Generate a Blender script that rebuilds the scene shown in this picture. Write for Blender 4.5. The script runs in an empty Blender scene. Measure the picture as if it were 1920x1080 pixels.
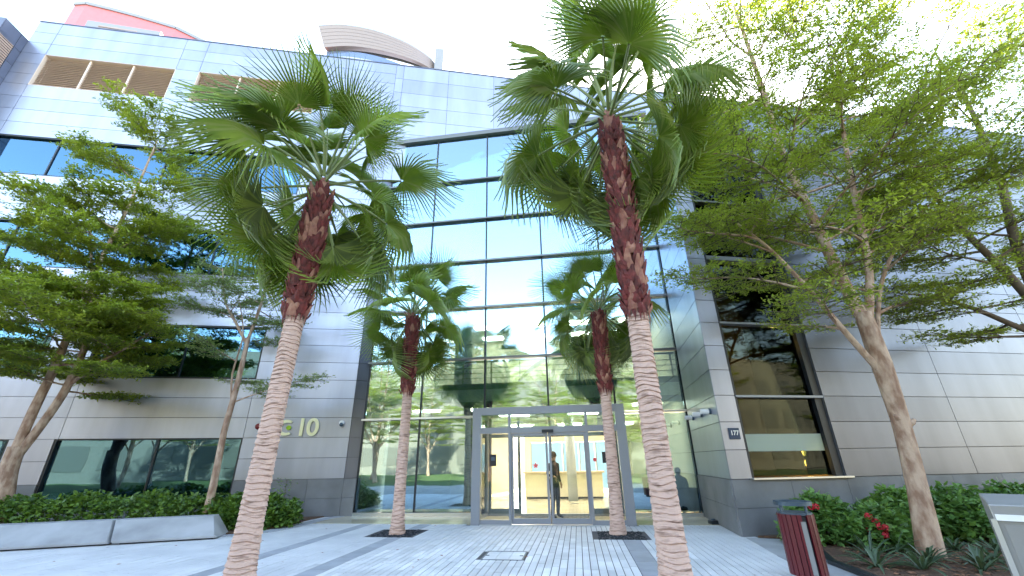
import bpy, math, random
import numpy as np
from mathutils import Vector, Matrix, Quaternion
R = math.radians
S = bpy.context.scene
COL = S.collection
rnd = random.Random(7)

# ---------------------------------------------------------------- camera, sky, sun, exposure
cam_d = bpy.data.cameras.new('camera'); cam = bpy.data.objects.new('camera', cam_d); COL.objects.link(cam); S.camera = cam
cam_d.sensor_width = 36; cam_d.lens = 777 / 1920 * 36; cam_d.clip_start = .05; cam_d.clip_end = 3000
p_, r_ = R(22.64), R(-.91)
fw = Vector((0, math.cos(p_), math.sin(p_))); up = Vector((0, -math.sin(p_), math.cos(p_))); rt = Vector((1, 0, 0))
cr = rt * math.cos(r_) + up * math.sin(r_); cu = -rt * math.sin(r_) + up * math.cos(r_)
cam.matrix_world = Matrix(((cr.x, cu.x, -fw.x, 0), (cr.y, cu.y, -fw.y, 0), (cr.z, cu.z, -fw.z, 1.55), (0, 0, 0, 1)))

SUN_EL, SUN_AZ = R(37), R(20)          # azimuth measured from +Y towards +X (the sun stands behind the building)
W = bpy.data.worlds.new('World'); S.world = W; W.use_nodes = True
nt = W.node_tree; nt.nodes.clear()
sky = nt.nodes.new('ShaderNodeTexSky'); sky.sky_type = 'NISHITA'; sky.sun_disc = False
sky.sun_elevation = SUN_EL; sky.sun_rotation = SUN_AZ; sky.air_density = 1.0; sky.dust_density = .5; sky.ozone_density = 1.6
bg = nt.nodes.new('ShaderNodeBackground'); bg.inputs[1].default_value = .15
wo = nt.nodes.new('ShaderNodeOutputWorld'); nt.links.new(sky.outputs[0], bg.inputs[0]); nt.links.new(bg.outputs[0], wo.inputs[0])
sd = bpy.data.lights.new('sun', 'SUN'); sd.energy = 3.0; sd.angle = R(.55); sd.color = (1, .95, .87)
sun = bpy.data.objects.new('sun', sd); COL.objects.link(sun)
dirn = Vector((math.sin(SUN_AZ) * math.cos(SUN_EL), math.cos(SUN_AZ) * math.cos(SUN_EL), math.sin(SUN_EL)))
sun.rotation_euler = dirn.to_track_quat('Z', 'Y').to_euler(); sun.location = dirn * 80
S.view_settings.view_transform = 'Standard'; S.view_settings.look = 'None'; S.view_settings.gamma = 1
S.view_settings.use_curve_mapping = False; S.view_settings.exposure = 3.3
S.view_settings.use_white_balance = True; S.view_settings.white_balance_temperature = 8300; S.view_settings.white_balance_tint = 10
S.render.engine = 'CYCLES'; S.cycles.use_denoising = True
S.cycles.max_bounces = 8; S.cycles.diffuse_bounces = 3; S.cycles.glossy_bounces = 4; S.cycles.transparent_max_bounces = 16
S.cycles.transmission_bounces = 4; S.cycles.sample_clamp_indirect = 6

# ---------------------------------------------------------------- materials
def mat(name, col, rough=.6, metal=0., var=0., nscale=3., bump=0., bscale=40., col2=None, objvar=0., spec=.5, emit=0., transl=0., stretch=None, lohi=(.32, .68)):
    m = bpy.data.materials.new(name); m.use_nodes = True; t = m.node_tree; N = t.nodes; L = t.links
    b = N['Principled BSDF']; b.inputs['Roughness'].default_value = rough; b.inputs['Metallic'].default_value = metal
    b.inputs['Specular IOR Level'].default_value = spec
    c = (*col, 1); b.inputs['Base Color'].default_value = c
    geo = N.new('ShaderNodeNewGeometry'); vec = geo.outputs['Position']
    if stretch:
        mp = N.new('ShaderNodeMapping'); mp.inputs['Scale'].default_value = stretch; L.new(vec, mp.inputs[0]); vec = mp.outputs[0]
    src = None
    if var or col2:
        n = N.new('ShaderNodeTexNoise'); n.inputs['Scale'].default_value = nscale; n.inputs['Detail'].default_value = 5; L.new(vec, n.inputs['Vector'])
        mx = N.new('ShaderNodeMix'); mx.data_type = 'RGBA'; a = mx.inputs[6]; bb = mx.inputs[7]
        if col2: a.default_value = c; bb.default_value = (*col2, 1)
        else:
            a.default_value = tuple(x * (1 - var) for x in col) + (1,); bb.default_value = tuple(min(1, x * (1 + var)) for x in col) + (1,)
        rp = N.new('ShaderNodeMapRange'); rp.inputs[1].default_value = lohi[0]; rp.inputs[2].default_value = lohi[1]
        L.new(n.outputs[0], rp.inputs[0]); L.new(rp.outputs[0], mx.inputs[0]); src = mx.outputs[2]
    if objvar:
        oi = N.new('ShaderNodeObjectInfo'); hs = N.new('ShaderNodeHueSaturation')
        mr = N.new('ShaderNodeMapRange'); mr.inputs[3].default_value = 1 - objvar; mr.inputs[4].default_value = 1 + objvar
        L.new(oi.outputs['Random'], mr.inputs[0]); L.new(mr.outputs[0], hs.inputs['Value'])
        if src: L.new(src, hs.inputs['Color'])
        else: hs.inputs['Color'].default_value = c
        src = hs.outputs[0]
    if src: L.new(src, b.inputs['Base Color'])
    if bump:
        n2 = N.new('ShaderNodeTexNoise'); n2.inputs['Scale'].default_value = bscale; n2.inputs['Detail'].default_value = 4; L.new(vec, n2.inputs['Vector'])
        bp = N.new('ShaderNodeBump'); bp.inputs['Strength'].default_value = bump; bp.inputs['Distance'].default_value = .02
        L.new(n2.outputs[0], bp.inputs['Height']); L.new(bp.outputs[0], b.inputs['Normal'])
    if emit:
        b.inputs['Emission Color'].default_value = c; b.inputs['Emission Strength'].default_value = emit
    if transl:
        tr = N.new('ShaderNodeBsdfTranslucent'); ms = N.new('ShaderNodeMixShader'); ms.inputs[0].default_value = transl
        g = N.new('ShaderNodeMix'); g.data_type = 'RGBA'; g.blend_type = 'MULTIPLY'; g.inputs[0].default_value = 1; g.inputs[7].default_value = (1.5, 1.45, .7, 1)
        if src: L.new(src, g.inputs[6])
        else: g.inputs[6].default_value = c
        L.new(g.outputs[2], tr.inputs[0]); L.new(b.outputs[0], ms.inputs[1]); L.new(tr.outputs[0], ms.inputs[2]); L.new(ms.outputs[0], N['Material Output'].inputs[0])
    return m

def glass(name, tint, base=.2, wob=.0, refl=(1, 1, 1)):
    m = bpy.data.materials.new(name); m.use_nodes = True; t = m.node_tree; N = t.nodes; L = t.links; N.clear()
    o = N.new('ShaderNodeOutputMaterial'); ms = N.new('ShaderNodeMixShader'); tr = N.new('ShaderNodeBsdfTransparent'); gl = N.new('ShaderNodeBsdfGlossy')
    tr.inputs[0].default_value = (*tint, 1); gl.inputs['Color'].default_value = (*refl, 1); gl.inputs['Roughness'].default_value = .0
    fr = N.new('ShaderNodeFresnel'); fr.inputs[0].default_value = 1.5
    mr = N.new('ShaderNodeMapRange'); mr.inputs[3].default_value = base; mr.inputs[4].default_value = 1.
    L.new(fr.outputs[0], mr.inputs[0]); L.new(mr.outputs[0], ms.inputs[0]); L.new(tr.outputs[0], ms.inputs[1]); L.new(gl.outputs[0], ms.inputs[2]); L.new(ms.outputs[0], o.inputs[0])
    if wob:
        geo = N.new('ShaderNodeNewGeometry'); n = N.new('ShaderNodeTexNoise'); n.inputs['Scale'].default_value = .9; n.inputs['Detail'].default_value = 1
        oi = N.new('ShaderNodeObjectInfo'); ad = N.new('ShaderNodeVectorMath'); ad.operation = 'ADD'; sc = N.new('ShaderNodeVectorMath'); sc.operation = 'SCALE'; sc.inputs[3].default_value = 37
        cb = N.new('ShaderNodeCombineXYZ'); L.new(oi.outputs['Random'], cb.inputs[0]); L.new(cb.outputs[0], sc.inputs[0])
        L.new(geo.outputs['Position'], ad.inputs[0]); L.new(sc.outputs[0], ad.inputs[1]); L.new(ad.outputs[0], n.inputs['Vector'])
        bp = N.new('ShaderNodeBump'); bp.inputs['Strength'].default_value = 1; bp.inputs['Distance'].default_value = wob
        L.new(n.outputs[0], bp.inputs['Height']); L.new(bp.outputs[0], gl.inputs['Normal'])
    return m

M = dict(
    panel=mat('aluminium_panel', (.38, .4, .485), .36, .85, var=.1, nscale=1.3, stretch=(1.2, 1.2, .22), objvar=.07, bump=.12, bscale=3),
    panel_dimlit=mat('aluminium_panel_dimlit', (.155, .165, .2), .36, .85, var=.1, nscale=1.3, stretch=(1.2, 1.2, .22), objvar=.07, bump=.12, bscale=3),  # same cladding, with dimmer reflections put into its colour
    joint=mat('panel_joint', (.1, .105, .125), .7),
    stone=mat('grey_stone', (.15, .155, .165), .55, var=.2, nscale=1.6, bump=.15, bscale=60, objvar=.06),
    alu=mat('grey_powder_coat', (.26, .28, .32), .38, .3),
    alu_light=mat('brushed_aluminium', (.68, .7, .72), .3, .9),
    bar=mat('bronze_grey_bar', (.16, .165, .16), .35, .6),
    black=mat('black_gasket', (.012, .016, .022), .4),
    slat=mat('terracotta_louvre', (.44, .31, .26), .5, .2, var=.08),
    slat_post=mat('louvre_post', (.62, .52, .47), .5),
    cream=mat('cream_plaster', (.7, .66, .52), .8, var=.04),
    white=mat('white_paint', (.78, .78, .76), .6),
    upperin=mat('upper_floor_paint', (.42, .46, .5), .7),
    colblue=mat('painted_column', (.42, .48, .56), .5),
    ceil=mat('ceiling_board', (.7, .68, .6), .8),
    lobbyfloor=mat('polished_lobby_floor', (.62, .56, .42), .12, var=.15, nscale=1.2),
    mat_dark=mat('entrance_matting', (.06, .065, .07), .9),
    paver=mat('granite_paver', (.68, .69, .71), .7, var=.17, nscale=1.1, bump=.35, bscale=120, objvar=.11),
    paver_mass=mat('granite_pavers_far', (.7, .71, .73), .7, col2=(.56, .575, .6), nscale=1.1, bump=.35, bscale=120),
    paver_dark=mat('dark_granite_paver', (.34, .36, .4), .6, var=.12, nscale=3, bump=.2, bscale=90, objvar=.08),
    grout=mat('paver_joint', (.08, .08, .09), .9),
    concrete=mat('smooth_concrete', (.34, .35, .365), .7, var=.24, nscale=1.3, bump=.2, bscale=50),
    soil=mat('bark_mulch', (.16, .08, .045), .95, col2=(.05, .03, .02), nscale=14, bump=1, bscale=30),
    opwin=mat('muted_brown_window', (.125, .115, .09), .5),  # muted brown kept close to the wall colour
    added_lawn=mat('added_lawn', (.05, .09, .02), .9, var=.3, nscale=2),
    dark_backdrop=mat('dark_teal_backdrop', (.09, .17, .19), .5),
    forecourt=mat('forecourt_paving', (.3, .29, .28), .8, var=.2, nscale=1.5),
    gravel=mat('black_gravel', (.02, .025, .03), .8, bump=1, bscale=60),
    trunk=mat('palm_trunk', (.3, .18, .14), .85, col2=(.62, .41, .34), nscale=1.4, stretch=(3.2, 3.2, 20), bump=.8, bscale=3, lohi=(.34, .47)),
    boot=mat('palm_leaf_bases', (.2, .028, .026), .75, col2=(.07, .014, .012), nscale=9, bump=.5, bscale=30),
    boot_tan=mat('split_palm_boots', (.4, .19, .13), .75, col2=(.2, .05, .04), nscale=7),
    frond=mat('palm_frond', (.16, .26, .05), .38, col2=(.28, .38, .07), nscale=2.2, objvar=.3, transl=.28),
    frond_light=mat('palm_frond_light', (.24, .31, .09), .4, col2=(.3, .36, .12), nscale=2.2, objvar=.2, transl=.25),
    frond_old=mat('old_palm_frond', (.13, .18, .075), .5, col2=(.2, .24, .1), nscale=2.2, objvar=.2, transl=.3),
    petiole=mat('palm_petiole', (.2, .24, .09), .5, objvar=.15),
    bark=mat('smooth_bark', (.27, .15, .1), .85, col2=(.5, .35, .26), nscale=7, bump=.9, bscale=26, stretch=(1, 1, .45), lohi=(.38, .6)),
    bark_dark=mat('dark_twig_bark', (.13, .09, .065), .85, var=.2),
    leaf=mat('feathery_leaf', (.33, .4, .07), .5, col2=(.23, .31, .06), nscale=1.6, transl=.42),
    leaf_b=mat('dense_green_leaf', (.32, .37, .06), .5, col2=(.17, .25, .045), nscale=1.3, transl=.46),
    leaf_c=mat('greyish_leaf', (.24, .32, .13), .5, col2=(.15, .23, .08), nscale=1.5, transl=.4),
    hedge=mat('hedge_leaf', (.17, .3, .05), .4, col2=(.05, .12, .03), nscale=5, transl=.28),
    shrub=mat('shrub_leaf', (.17, .33, .09), .4, col2=(.07, .17, .05), nscale=4, transl=.28),
    spike=mat('spiky_leaf', (.045, .09, .055), .4, col2=(.08, .13, .07), nscale=4, objvar=.2, transl=.15),
    flower=mat('red_petals', (.55, .03, .05), .5, transl=.3),
    binred=mat('dark_red_timber', (.12, .008, .014), .4, var=.25, nscale=12, stretch=(1, 1, .1)),
    bluegrey=mat('blue_grey_steel', (.07, .11, .15), .4, .5),
    steel=mat('painted_grey_steel', (.3, .3, .3), .4, .4, var=.05),
    navy=mat('navy_enamel', (.01, .04, .09), .35),
    letter=mat('gold_cream_letter', (.85, .8, .5), .4, .1),
    lime=mat('lime_green_dot', (.3, .5, .02), .4),
    redball=mat('dark_red_enamel', (.22, .02, .02), .3),
    pinkred=mat('coral_red_cladding', (.72, .17, .2), .6, var=.04),
    palegrey=mat('pale_cladding', (.26, .27, .29), .5, .3),
    band_w=mat('white_band', (.42, .45, .5), .35, .3),
    band_b=mat('blue_band_glass', (.2, .27, .42), .2, .6),
    tan=mat('rose_tan_louvre', (.27, .22, .21), .5, .2),
    brown=mat('brown_wall', (.13, .085, .05), .7, var=.15),
    dark=mat('dark_office_interior', (.03, .045, .05), .8),
    sand=mat('sandy_render', (.19, .172, .135), .8, var=.06),
    upholstery=mat('charcoal_upholstery', (.025, .03, .04), .7),
    skin=mat('skin', (.35, .2, .14), .6), cloth_dark=mat('dark_cloth', (.018, .02, .026), .85), cloth_grey=mat('grey_cloth', (.22, .22, .2), .85), hair=mat('black_hair', (.01, .009, .008), .6),
    lamp=mat('ceiling_lamp_diffuser', (1, .96, .88), .5, emit=3.6), tube=mat('cool_tube', (.85, .95, 1), .5, emit=2.),
    walllamp=mat('wall_lamp_glow', (1, .72, .22), .5, emit=6.),
    redpaper=mat('red_sticker', (.75, .08, .08), .5), timber=mat('desk_timber', (.55, .46, .34), .4),
)
M['gl_curtain'] = glass('curtain_glass', (.72, .86, .86), .42, .0028, (.62, .86, 1))
M['gl_clear'] = glass('clear_door_glass', (.9, .94, .92), .01, .002)
M['gl_teal'] = glass('teal_office_glass', (.2, .4, .46), .2, .0025, (.32, .7, 1))
M['gl_bronze'] = glass('bronze_glass', (.5, .5, .43), .03, .0025, (.3, .36, .34))
M['frost'] = mat('frosted_glass', (.5, .58, .55), .5, transl=.4)
M['painted_daylight'] = mat('painted_daylight_pane', (.25, .5, .85), .3)  # opaque blue; daylight behind the rear glass is put into the colour

# ---------------------------------------------------------------- object helpers
def setp(o, **k):
    for a, b in k.items():
        if b is not None: o[a] = b
    return o
def thing(name, label, cat, loc=(0, 0, 0), group=None, rz=0):
    o = bpy.data.objects.new(name, None); COL.objects.link(o); o.location = loc; o.rotation_euler = (0, 0, rz); o.empty_display_size = .2
    return setp(o, label=label, category=cat, group=group)
def wloc(o):
    m = Matrix.LocRotScale(o.location, o.rotation_euler, o.scale)
    return wloc(o.parent) @ m if o.parent else m
def link(name, me, parent=None, world=False):
    o = bpy.data.objects.new(name, me); COL.objects.link(o)
    if parent:
        o.parent = parent
        if world: o.matrix_local = wloc(parent).inverted() @ o.matrix_local
    return o
class MB:
    """collects geometry in one coordinate space"""
    def __init__(s): s.v = []; s.f = []; s.mi = []; s.cur = 0
    def add(s, vs, fs):
        b = len(s.v); s.v.extend([tuple(x) for x in vs]); s.f.extend([tuple(i + b for i in f) for f in fs]); s.mi.extend([s.cur] * len(fs))
    def box(s, a, b, fr=None):
        (x0, y0, z0), (x1, y1, z1) = a, b
        vs = [(x, y, z) for z in (z0, z1) for x, y in ((x0, y0), (x1, y0), (x1, y1), (x0, y1))]
        if fr: vs = [fr.p(*v) for v in vs]
        s.add(vs, [(3, 2, 1, 0), (4, 5, 6, 7), (0, 1, 5, 4), (1, 2, 6, 5), (2, 3, 7, 6), (3, 0, 4, 7)])
    def prism(s, pts, z0, z1):
        n = len(pts)
        a = sum(pts[i][0] * pts[(i + 1) % n][1] - pts[(i + 1) % n][0] * pts[i][1] for i in range(n))
        if a < 0: pts = pts[::-1]
        s.add([(x, y, z0) for x, y in pts] + [(x, y, z1) for x, y in pts], [tuple(range(n))[::-1], tuple(range(n, 2 * n))] + [(i, (i + 1) % n, n + (i + 1) % n, n + i) for i in range(n)])
    def tube(s, pts, rad, k=8, cap=True):
        pts = [Vector(p) for p in pts]; n = len(pts)
        if not hasattr(rad, '__len__'): rad = [rad] * n
        vs = []; prev = None
        for i, p in enumerate(pts):
            d = (pts[min(i + 1, n - 1)] - pts[max(i - 1, 0)]).normalized()
            if prev is None: u = d.orthogonal().normalized()
            else:
                u = prev - d * prev.dot(d); u = u.normalized() if u.length > 1e-6 else d.orthogonal().normalized()
            prev = u; w = d.cross(u)
            for j in range(k):
                a = 2 * math.pi * j / k; vs.append(p + (u * math.cos(a) + w * math.sin(a)) * rad[i])
        fs = [(i * k + j, i * k + (j + 1) % k, (i + 1) * k + (j + 1) % k, (i + 1) * k + j) for i in range(n - 1) for j in range(k)]
        if cap: fs += [tuple(range(k))[::-1], tuple(range((n - 1) * k, n * k))]
        s.add(vs, fs)
    def ball(s, c, r, k=8, sq=(1, 1, 1)):
        m = k // 2 + 1
        vs = [(c[0], c[1], c[2] + r * sq[2])]; fs = []
        for i in range(1, m):
            t = math.pi * i / m
            for j in range(k):
                a = 2 * math.pi * j / k; vs.append((c[0] + r * sq[0] * math.sin(t) * math.cos(a), c[1] + r * sq[1] * math.sin(t) * math.sin(a), c[2] + r * sq[2] * math.cos(t)))
        vs.append((c[0], c[1], c[2] - r * sq[2])); e = len(vs) - 1
        fs += [(0, 1 + j, 1 + (j + 1) % k) for j in range(k)]
        for i in range(m - 2): fs += [(1 + i * k + j, 1 + (i + 1) * k + j, 1 + (i + 1) * k + (j + 1) % k, 1 + i * k + (j + 1) % k) for j in range(k)]
        b = 1 + (m - 2) * k; fs += [(b + j, e, b + (j + 1) % k) for j in range(k)]
        s.add(vs, fs)
    def mesh(s, name, m, off=None, smooth=False):
        me = bpy.data.meshes.new(name)
        v = s.v if off is None else [(x - off[0], y - off[1], z - off[2]) for x, y, z in s.v]
        me.from_pydata(v, [], s.f); 
        for q in (m if isinstance(m, (list, tuple)) else [m]): me.materials.append(q)
        if isinstance(m, (list, tuple)): me.polygons.foreach_set('material_index', s.mi)
        if smooth: me.polygons.foreach_set('use_smooth', [True] * len(me.polygons))
        me.update(); return me
    def obj(s, name, m, parent=None, smooth=False, bevel=0, **kw):
        """verts given in world coordinates (or in the space of a parent with identity rotation)"""
        if parent is not None:
            w = wloc(parent); inv = w.inverted(); s.v = [tuple(inv @ Vector(v)) for v in s.v]
            o = link(name, s.mesh(name, m, None, smooth), parent)
        else:
            c = [sum(x[i] for x in s.v) / len(s.v) for i in range(2)] + [min(x[2] for x in s.v)]
            o = link(name, s.mesh(name, m, c, smooth)); o.location = c
        if bevel:
            b = o.modifiers.new('bevel', 'BEVEL'); b.width = bevel; b.segments = 2
        return setp(o, **kw)
    def lobj(s, name, m, parent, smooth=False, bevel=0, **kw):
        o = link(name, s.mesh(name, m, None, smooth), parent)
        if bevel:
            b = o.modifiers.new('bevel', 'BEVEL'); b.width = bevel; b.segments = 2
        return setp(o, **kw)

class Frame:
    """a vertical facade plane: s runs along it, n into the building, z up"""
    def __init__(s, o, deg):
        s.o = Vector((o[0], o[1], 0)); s.a = R(deg); s.d = Vector((math.cos(s.a), math.sin(s.a), 0)); s.n = Vector((-math.sin(s.a), math.cos(s.a), 0))
    def p(s, a, b, z=0): return s.o + s.d * a + s.n * b + Vector((0, 0, z))
FF = Frame((-5.25, 15.06), -8.05)      # curtain wall and paving
FL = Frame((-5.25, 15.06), 9.2)        # left wing
FR = Frame((4.76, 10.09), 9.0)         # right wing
RL = math.hypot(.64, 3.41)
FT = Frame((4.76, 10.09), math.degrees(math.atan2(3.41, .64)))   # return wall; its n points left, out of the wall

_unit = {}
def unit(m):
    if m not in _unit:
        b = MB(); b.box((-.5, -.5, -.5), (.5, .5, .5)); _unit[m] = b.mesh('piece_' + m, M[m])
    return _unit[m]
def piece(name, fr, a, b, m, parent):
    """box between (s,n,z) corners on a facade, sharing one mesh between alike pieces"""
    c = fr.p((a[0] + b[0]) / 2, (a[1] + b[1]) / 2, (a[2] + b[2]) / 2)
    o = bpy.data.objects.new(name, unit(m)); COL.objects.link(o)
    o.location = c; o.rotation_euler = (0, 0, fr.a); o.scale = (abs(b[0] - a[0]), abs(b[1] - a[1]), abs(b[2] - a[2]))
    if parent is not None:
        wm = Matrix.LocRotScale(o.location, o.rotation_euler, o.scale)
        o.parent = parent; o.matrix_local = wloc(parent).inverted() @ wm
    return o
def holder(name, fr, s, z, parent, n=0):
    """a part drawn by a small mesh that parents sub-parts: located at the piece"""
    return None

# ---------------------------------------------------------------- ground
b = MB(); b.box((-400, -300, -.3), (400, 600, -.06)); b.obj('ground', M['sand'], kind='structure')
pav = MB(); pav.box((-22, -9.2, -.05), (13.2, 0.3, -.012), FF)
plaza = pav.obj('paving', M['grout'], kind='structure')
b = MB(); b.box((-22, -18, -.05), (13.2, -9.2, 0), FF); b.obj('forecourt_paving', M['forecourt'], kind='structure')
b = MB(); b.box((-60, -60, -.05), (60, -18, 0), FF); b.obj('added_lawn', M['added_lawn'], kind='structure')  # unseen ground cover, added to dim the ground reflections in the facade
# paving strips
mass = MB(); cands = []
wells = [(2.40, 3.45, -3.9, -2.72), (7.6, 8.64, -3.96, -2.8), (5.53, 6.26, -6.03, -5.3)]
dark_s = [(1.26, 1.58), (2.93, 3.27), (8.11, 8.46)]
def fix_mesh(m, kind): pass
PW = .1215
def blocked(s0, s1, n0, n1, extra=0):
    for w in wells:
        if s0 < w[1] - .005 and s1 > w[0] + .005 and n0 < w[3] - .005 and n1 > w[2] + .005: return True
    if n1 > -2.0 and s1 > 4.35 and s0 < 8.68: return True
    return False
def clip_n(s0, s1, n0, n1):
    """shorten a strip against the wells and the portal; returns list of n-intervals"""
    iv = [(n0, n1)]
    for w in wells + [(4.35, 8.68, -2.0, 1)]:
        if s0 < w[1] - .002 and s1 > w[0] + .002:
            out = []
            for a, c in iv:
                if c <= w[2] or a >= w[3]: out.append((a, c)); continue
                if a < w[2] - .03: out.append((a, w[2] - .004))
                if c > w[3] + .03: out.append((w[3] + .004, c))
            iv = out
    return iv
def right_limit(n):   # the paving's right border runs from the pillar corner towards the viewer
    return 10.93 if n > -3.5 else 10.93 - (-3.5 - n) * .085
cols_s = []; s = -15.0
marks = sorted(dark_s)
segs = [(-15.0, 1.26), (1.58, 2.93), (3.27, 8.11), (8.46, 10.9)]
for a, c in segs:
    k = max(1, round((c - a) / PW)); w = (c - a) / k
    for i in range(k): cols_s.append((a + i * w, a + (i + 1) * w, 'paver'))
for a, c in dark_s: cols_s.append((a, c, 'paver_dark'))
prnd = random.Random(3)
for s0, s1, kind in cols_s:
    L0 = .6 if kind == 'paver' else .9
    n = 0.25 - prnd.random() * L0
    top = 0.25
    while top > -9.2:
        bot = max(-9.2, n)
        for a, c in clip_n(s0, s1, bot, top):
            if c - a < .02: continue
            sc = (s0 + s1) / 2
            if sc > right_limit((a + c) / 2): continue
            P = FF.p(sc, (a + c) / 2)
            if P.x < -12 and P.y > 9: continue
            cands.append((P.y, s0 + .007, s1 - .007, a + .006, c - .006, kind, (P - Vector((0, 6.5, 0))).length if P.y > 6.3 else 99 + P.length))
        top = bot; n = bot - L0
cands.sort(key=lambda t: t[6])
one = 0
massd = MB()
for y, s0, s1, a, c, kind, d in cands:
    if kind == 'paver' and one < 290:
        one += 1; h = prnd.uniform(-.003, .001)
        piece('paver', FF, (s0, a, -.04), (s1, c, h), 'paver', plaza)
    elif kind == 'paver_dark' and d < 8: piece('dark_paver', FF, (s0, a, -.04), (s1, c, prnd.uniform(-.003, 0)), kind, plaza)
    else:
        (mass if kind == 'paver' else massd).box((s0, a, -.04), (s1, c, prnd.uniform(-.003, .001)), FF)
setp(mass.obj('paver_field', M['paver_mass'], plaza), kind='stuff')
if massd.v: setp(massd.obj('dark_paver_field', M['paver_dark'], plaza), kind='stuff')
# right hand border slabs
P0 = [(4.85, 10.0), (5.6, 9.95), (4.62, 6.7), (4.4, 4.4)]
bb = MB(); bb.prism([(4.78, 9.98), (5.75, 9.6), (4.83, 7.6), (4.55, 5.0), (4.1, 5.0), (4.3, 7.6)], -.05, .006); setp(bb.obj('path_border', M['concrete']), kind='structure')
bb = MB(); bb.prism([(5.75, 9.6), (5.83, 9.57), (4.95, 7.58), (4.67, 5.0), (4.55, 5.0), (4.83, 7.6)], -.05, .06); setp(bb.obj('kerb', M['black']), kind='structure')
# wells with gravel, manhole
for w in wells[:2]:
    b = MB(); b.box((w[0], w[2], -.05), (w[1], w[3], -.03), FF)
    for i in range(900):
        s_ = rnd.uniform(w[0] + .03, w[1] - .03); n_ = rnd.uniform(w[2] + .03, w[3] - .03); r = rnd.uniform(.012, .026)
        c = FF.p(s_, n_, -.028 + rnd.uniform(0, .022)); b.ball(c, r, 4, (1, rnd.uniform(.7, 1.2), .7))
    setp(b.obj('gravel', M['gravel']), kind='stuff')
w = wells[2]
man = MB(); t = .022
for a, c in (((w[0], w[2]), (w[1], w[2] + t)), ((w[0], w[3] - t), (w[1], w[3])), ((w[0], w[2] + t), (w[0] + t, w[3] - t)), ((w[1] - t, w[2] + t), (w[1], w[3] - t))):
    man.box((a[0], a[1], -.04), (c[0], c[1], .004), FF)
mh = thing('manhole_cover', 'square paver-filled manhole cover in a dark steel frame set in the paving before the doors', 'manhole cover', FF.p(5.9, -5.66, 0))
man.obj('frame', M['bluegrey'], mh)
for i in range(3):
    for j in range(2):
        sa = w[0] + t + .004 + i * (w[1] - w[0] - 2 * t) / 3; sb = sa + (w[1] - w[0] - 2 * t) / 3 - .008
        na = w[2] + t + .004 + j * (w[3] - w[2] - 2 * t) / 2; nb = na + (w[3] - w[2] - 2 * t) / 2 - .008
        piece('paver', FF, (sa, na, -.04), (sb, nb, 0), 'paver', mh)
for sx in (w[0] + .06, w[1] - .06): piece('lifting_key_plate', FF, (sx - .03, w[2] + .33, 0), (sx + .03, w[2] + .37, .006), 'bluegrey', mh)

# ---------------------------------------------------------------- the building
B = thing('office_building', 'large silver aluminium clad office building with a tall blue glass entrance hall', 'building', (0, 15, 0))
G = .0075
def panels(fr, s0, s1, z0, z1, n, m='panel', holes=(), vs=(), rows=None, name='wall_panel', nf=0.):
    """courses of panels between z rows, split at the seams vs, cut round the holes"""
    rows = [r for r in rows if z0 - .01 <= r <= z1 + .01]
    if rows[0] > z0 + .05: rows = [z0] + rows
    if rows[-1] < z1 - .05: rows = rows + [z1]
    vs = [s0] + [v for v in vs if s0 + .02 < v < s1 - .02] + [s1]
    for r0, r1 in zip(rows, rows[1:]):
        iv = list(zip(vs, vs[1:]))
        for h in holes:
            if r0 < h[3] - .02 and r1 > h[2] + .02:
                out = []
                for a, c in iv:
                    if c <= h[0] + .01 or a >= h[1] - .01: out.append((a, c)); continue
                    if a < h[0] - .01: out.append((a, h[0]))
                    if c > h[1] + .01: out.append((h[1], c))
                iv = out
        for a, c in iv:
            piece(name, fr, (a + G, nf, r0 + G), (c - G, nf + .03, r1 - G), m, B)

# left wing ------------------------------------------------------
def lrows(a, b, step=.63):
    k = max(1, round((b - a) / step)); return [a + (b - a) * i / k for i in range(k + 1)]
rows = [1.10] + lrows(1.10, 4.28)[1:] + lrows(4.28, 6.14)[1:] + lrows(6.14, 8.1)[1:] + lrows(8.1, 9.95)[1:] + lrows(9.95, 11.9)[1:] + lrows(11.9, 13.7)[1:] + lrows(13.7, 16.32)[1:] + lrows(16.32, 18.08)[1:] + lrows(18.08, 20.0)[1:]
NF = -.12
win_low = [(-9.05, -3.7, .38, 2.39), (-15.6, -10.25, .38, 2.39), (-8.95, -3.7, 4.28, 6.14), (-15.6, -10.25, 4.28, 6.14), (-15.6, -3.7, 8.1, 9.95), (-15.6, -3.7, 11.9, 13.7)]
louv = [(-15.0, -9.9, 16.32, 18.08), (-8.95, -3.85, 16.32, 18.08)]
panels(FL, -15.9, -.37, 1.10, 20.0, 0, holes=win_low + louv, vs=(-15.0, -9.9, -8.95, -3.7), rows=rows, nf=NF)
# narrow return between the wing and the glass
for r0, r1 in zip(rows, rows[1:]):
    if r1 > 15.3: continue
    q = MB(); a = FL.p(-.37, NF + .0, 0); c = FF.p(0, .02, 0); dd = (c - a)
    a2 = a + dd.normalized() * .008; c2 = c
    nn = Vector((-dd.y, dd.x, 0)).normalized() * .03
    q.prism([(a2.x, a2.y), (c2.x, c2.y), ((c2 + nn).x, (c2 + nn).y), ((a2 + nn).x, (a2 + nn).y)], r0 + G, r1 - G)
    q.obj('corner_panel', M['panel_dimlit'], B)
q = MB(); a = FL.p(-.36, NF, 0); c = FF.p(0, .02, 0); nn = Vector((-(c - a).y, (c - a).x, 0)).normalized()
q.prism([((v + nn * k).x, (v + nn * k).y) for v, k in ((a, .034), (c, .034), (c, .11), (a, .11))], 0, 15.3); q.obj('wall_backing', M['joint'], B)
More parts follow.
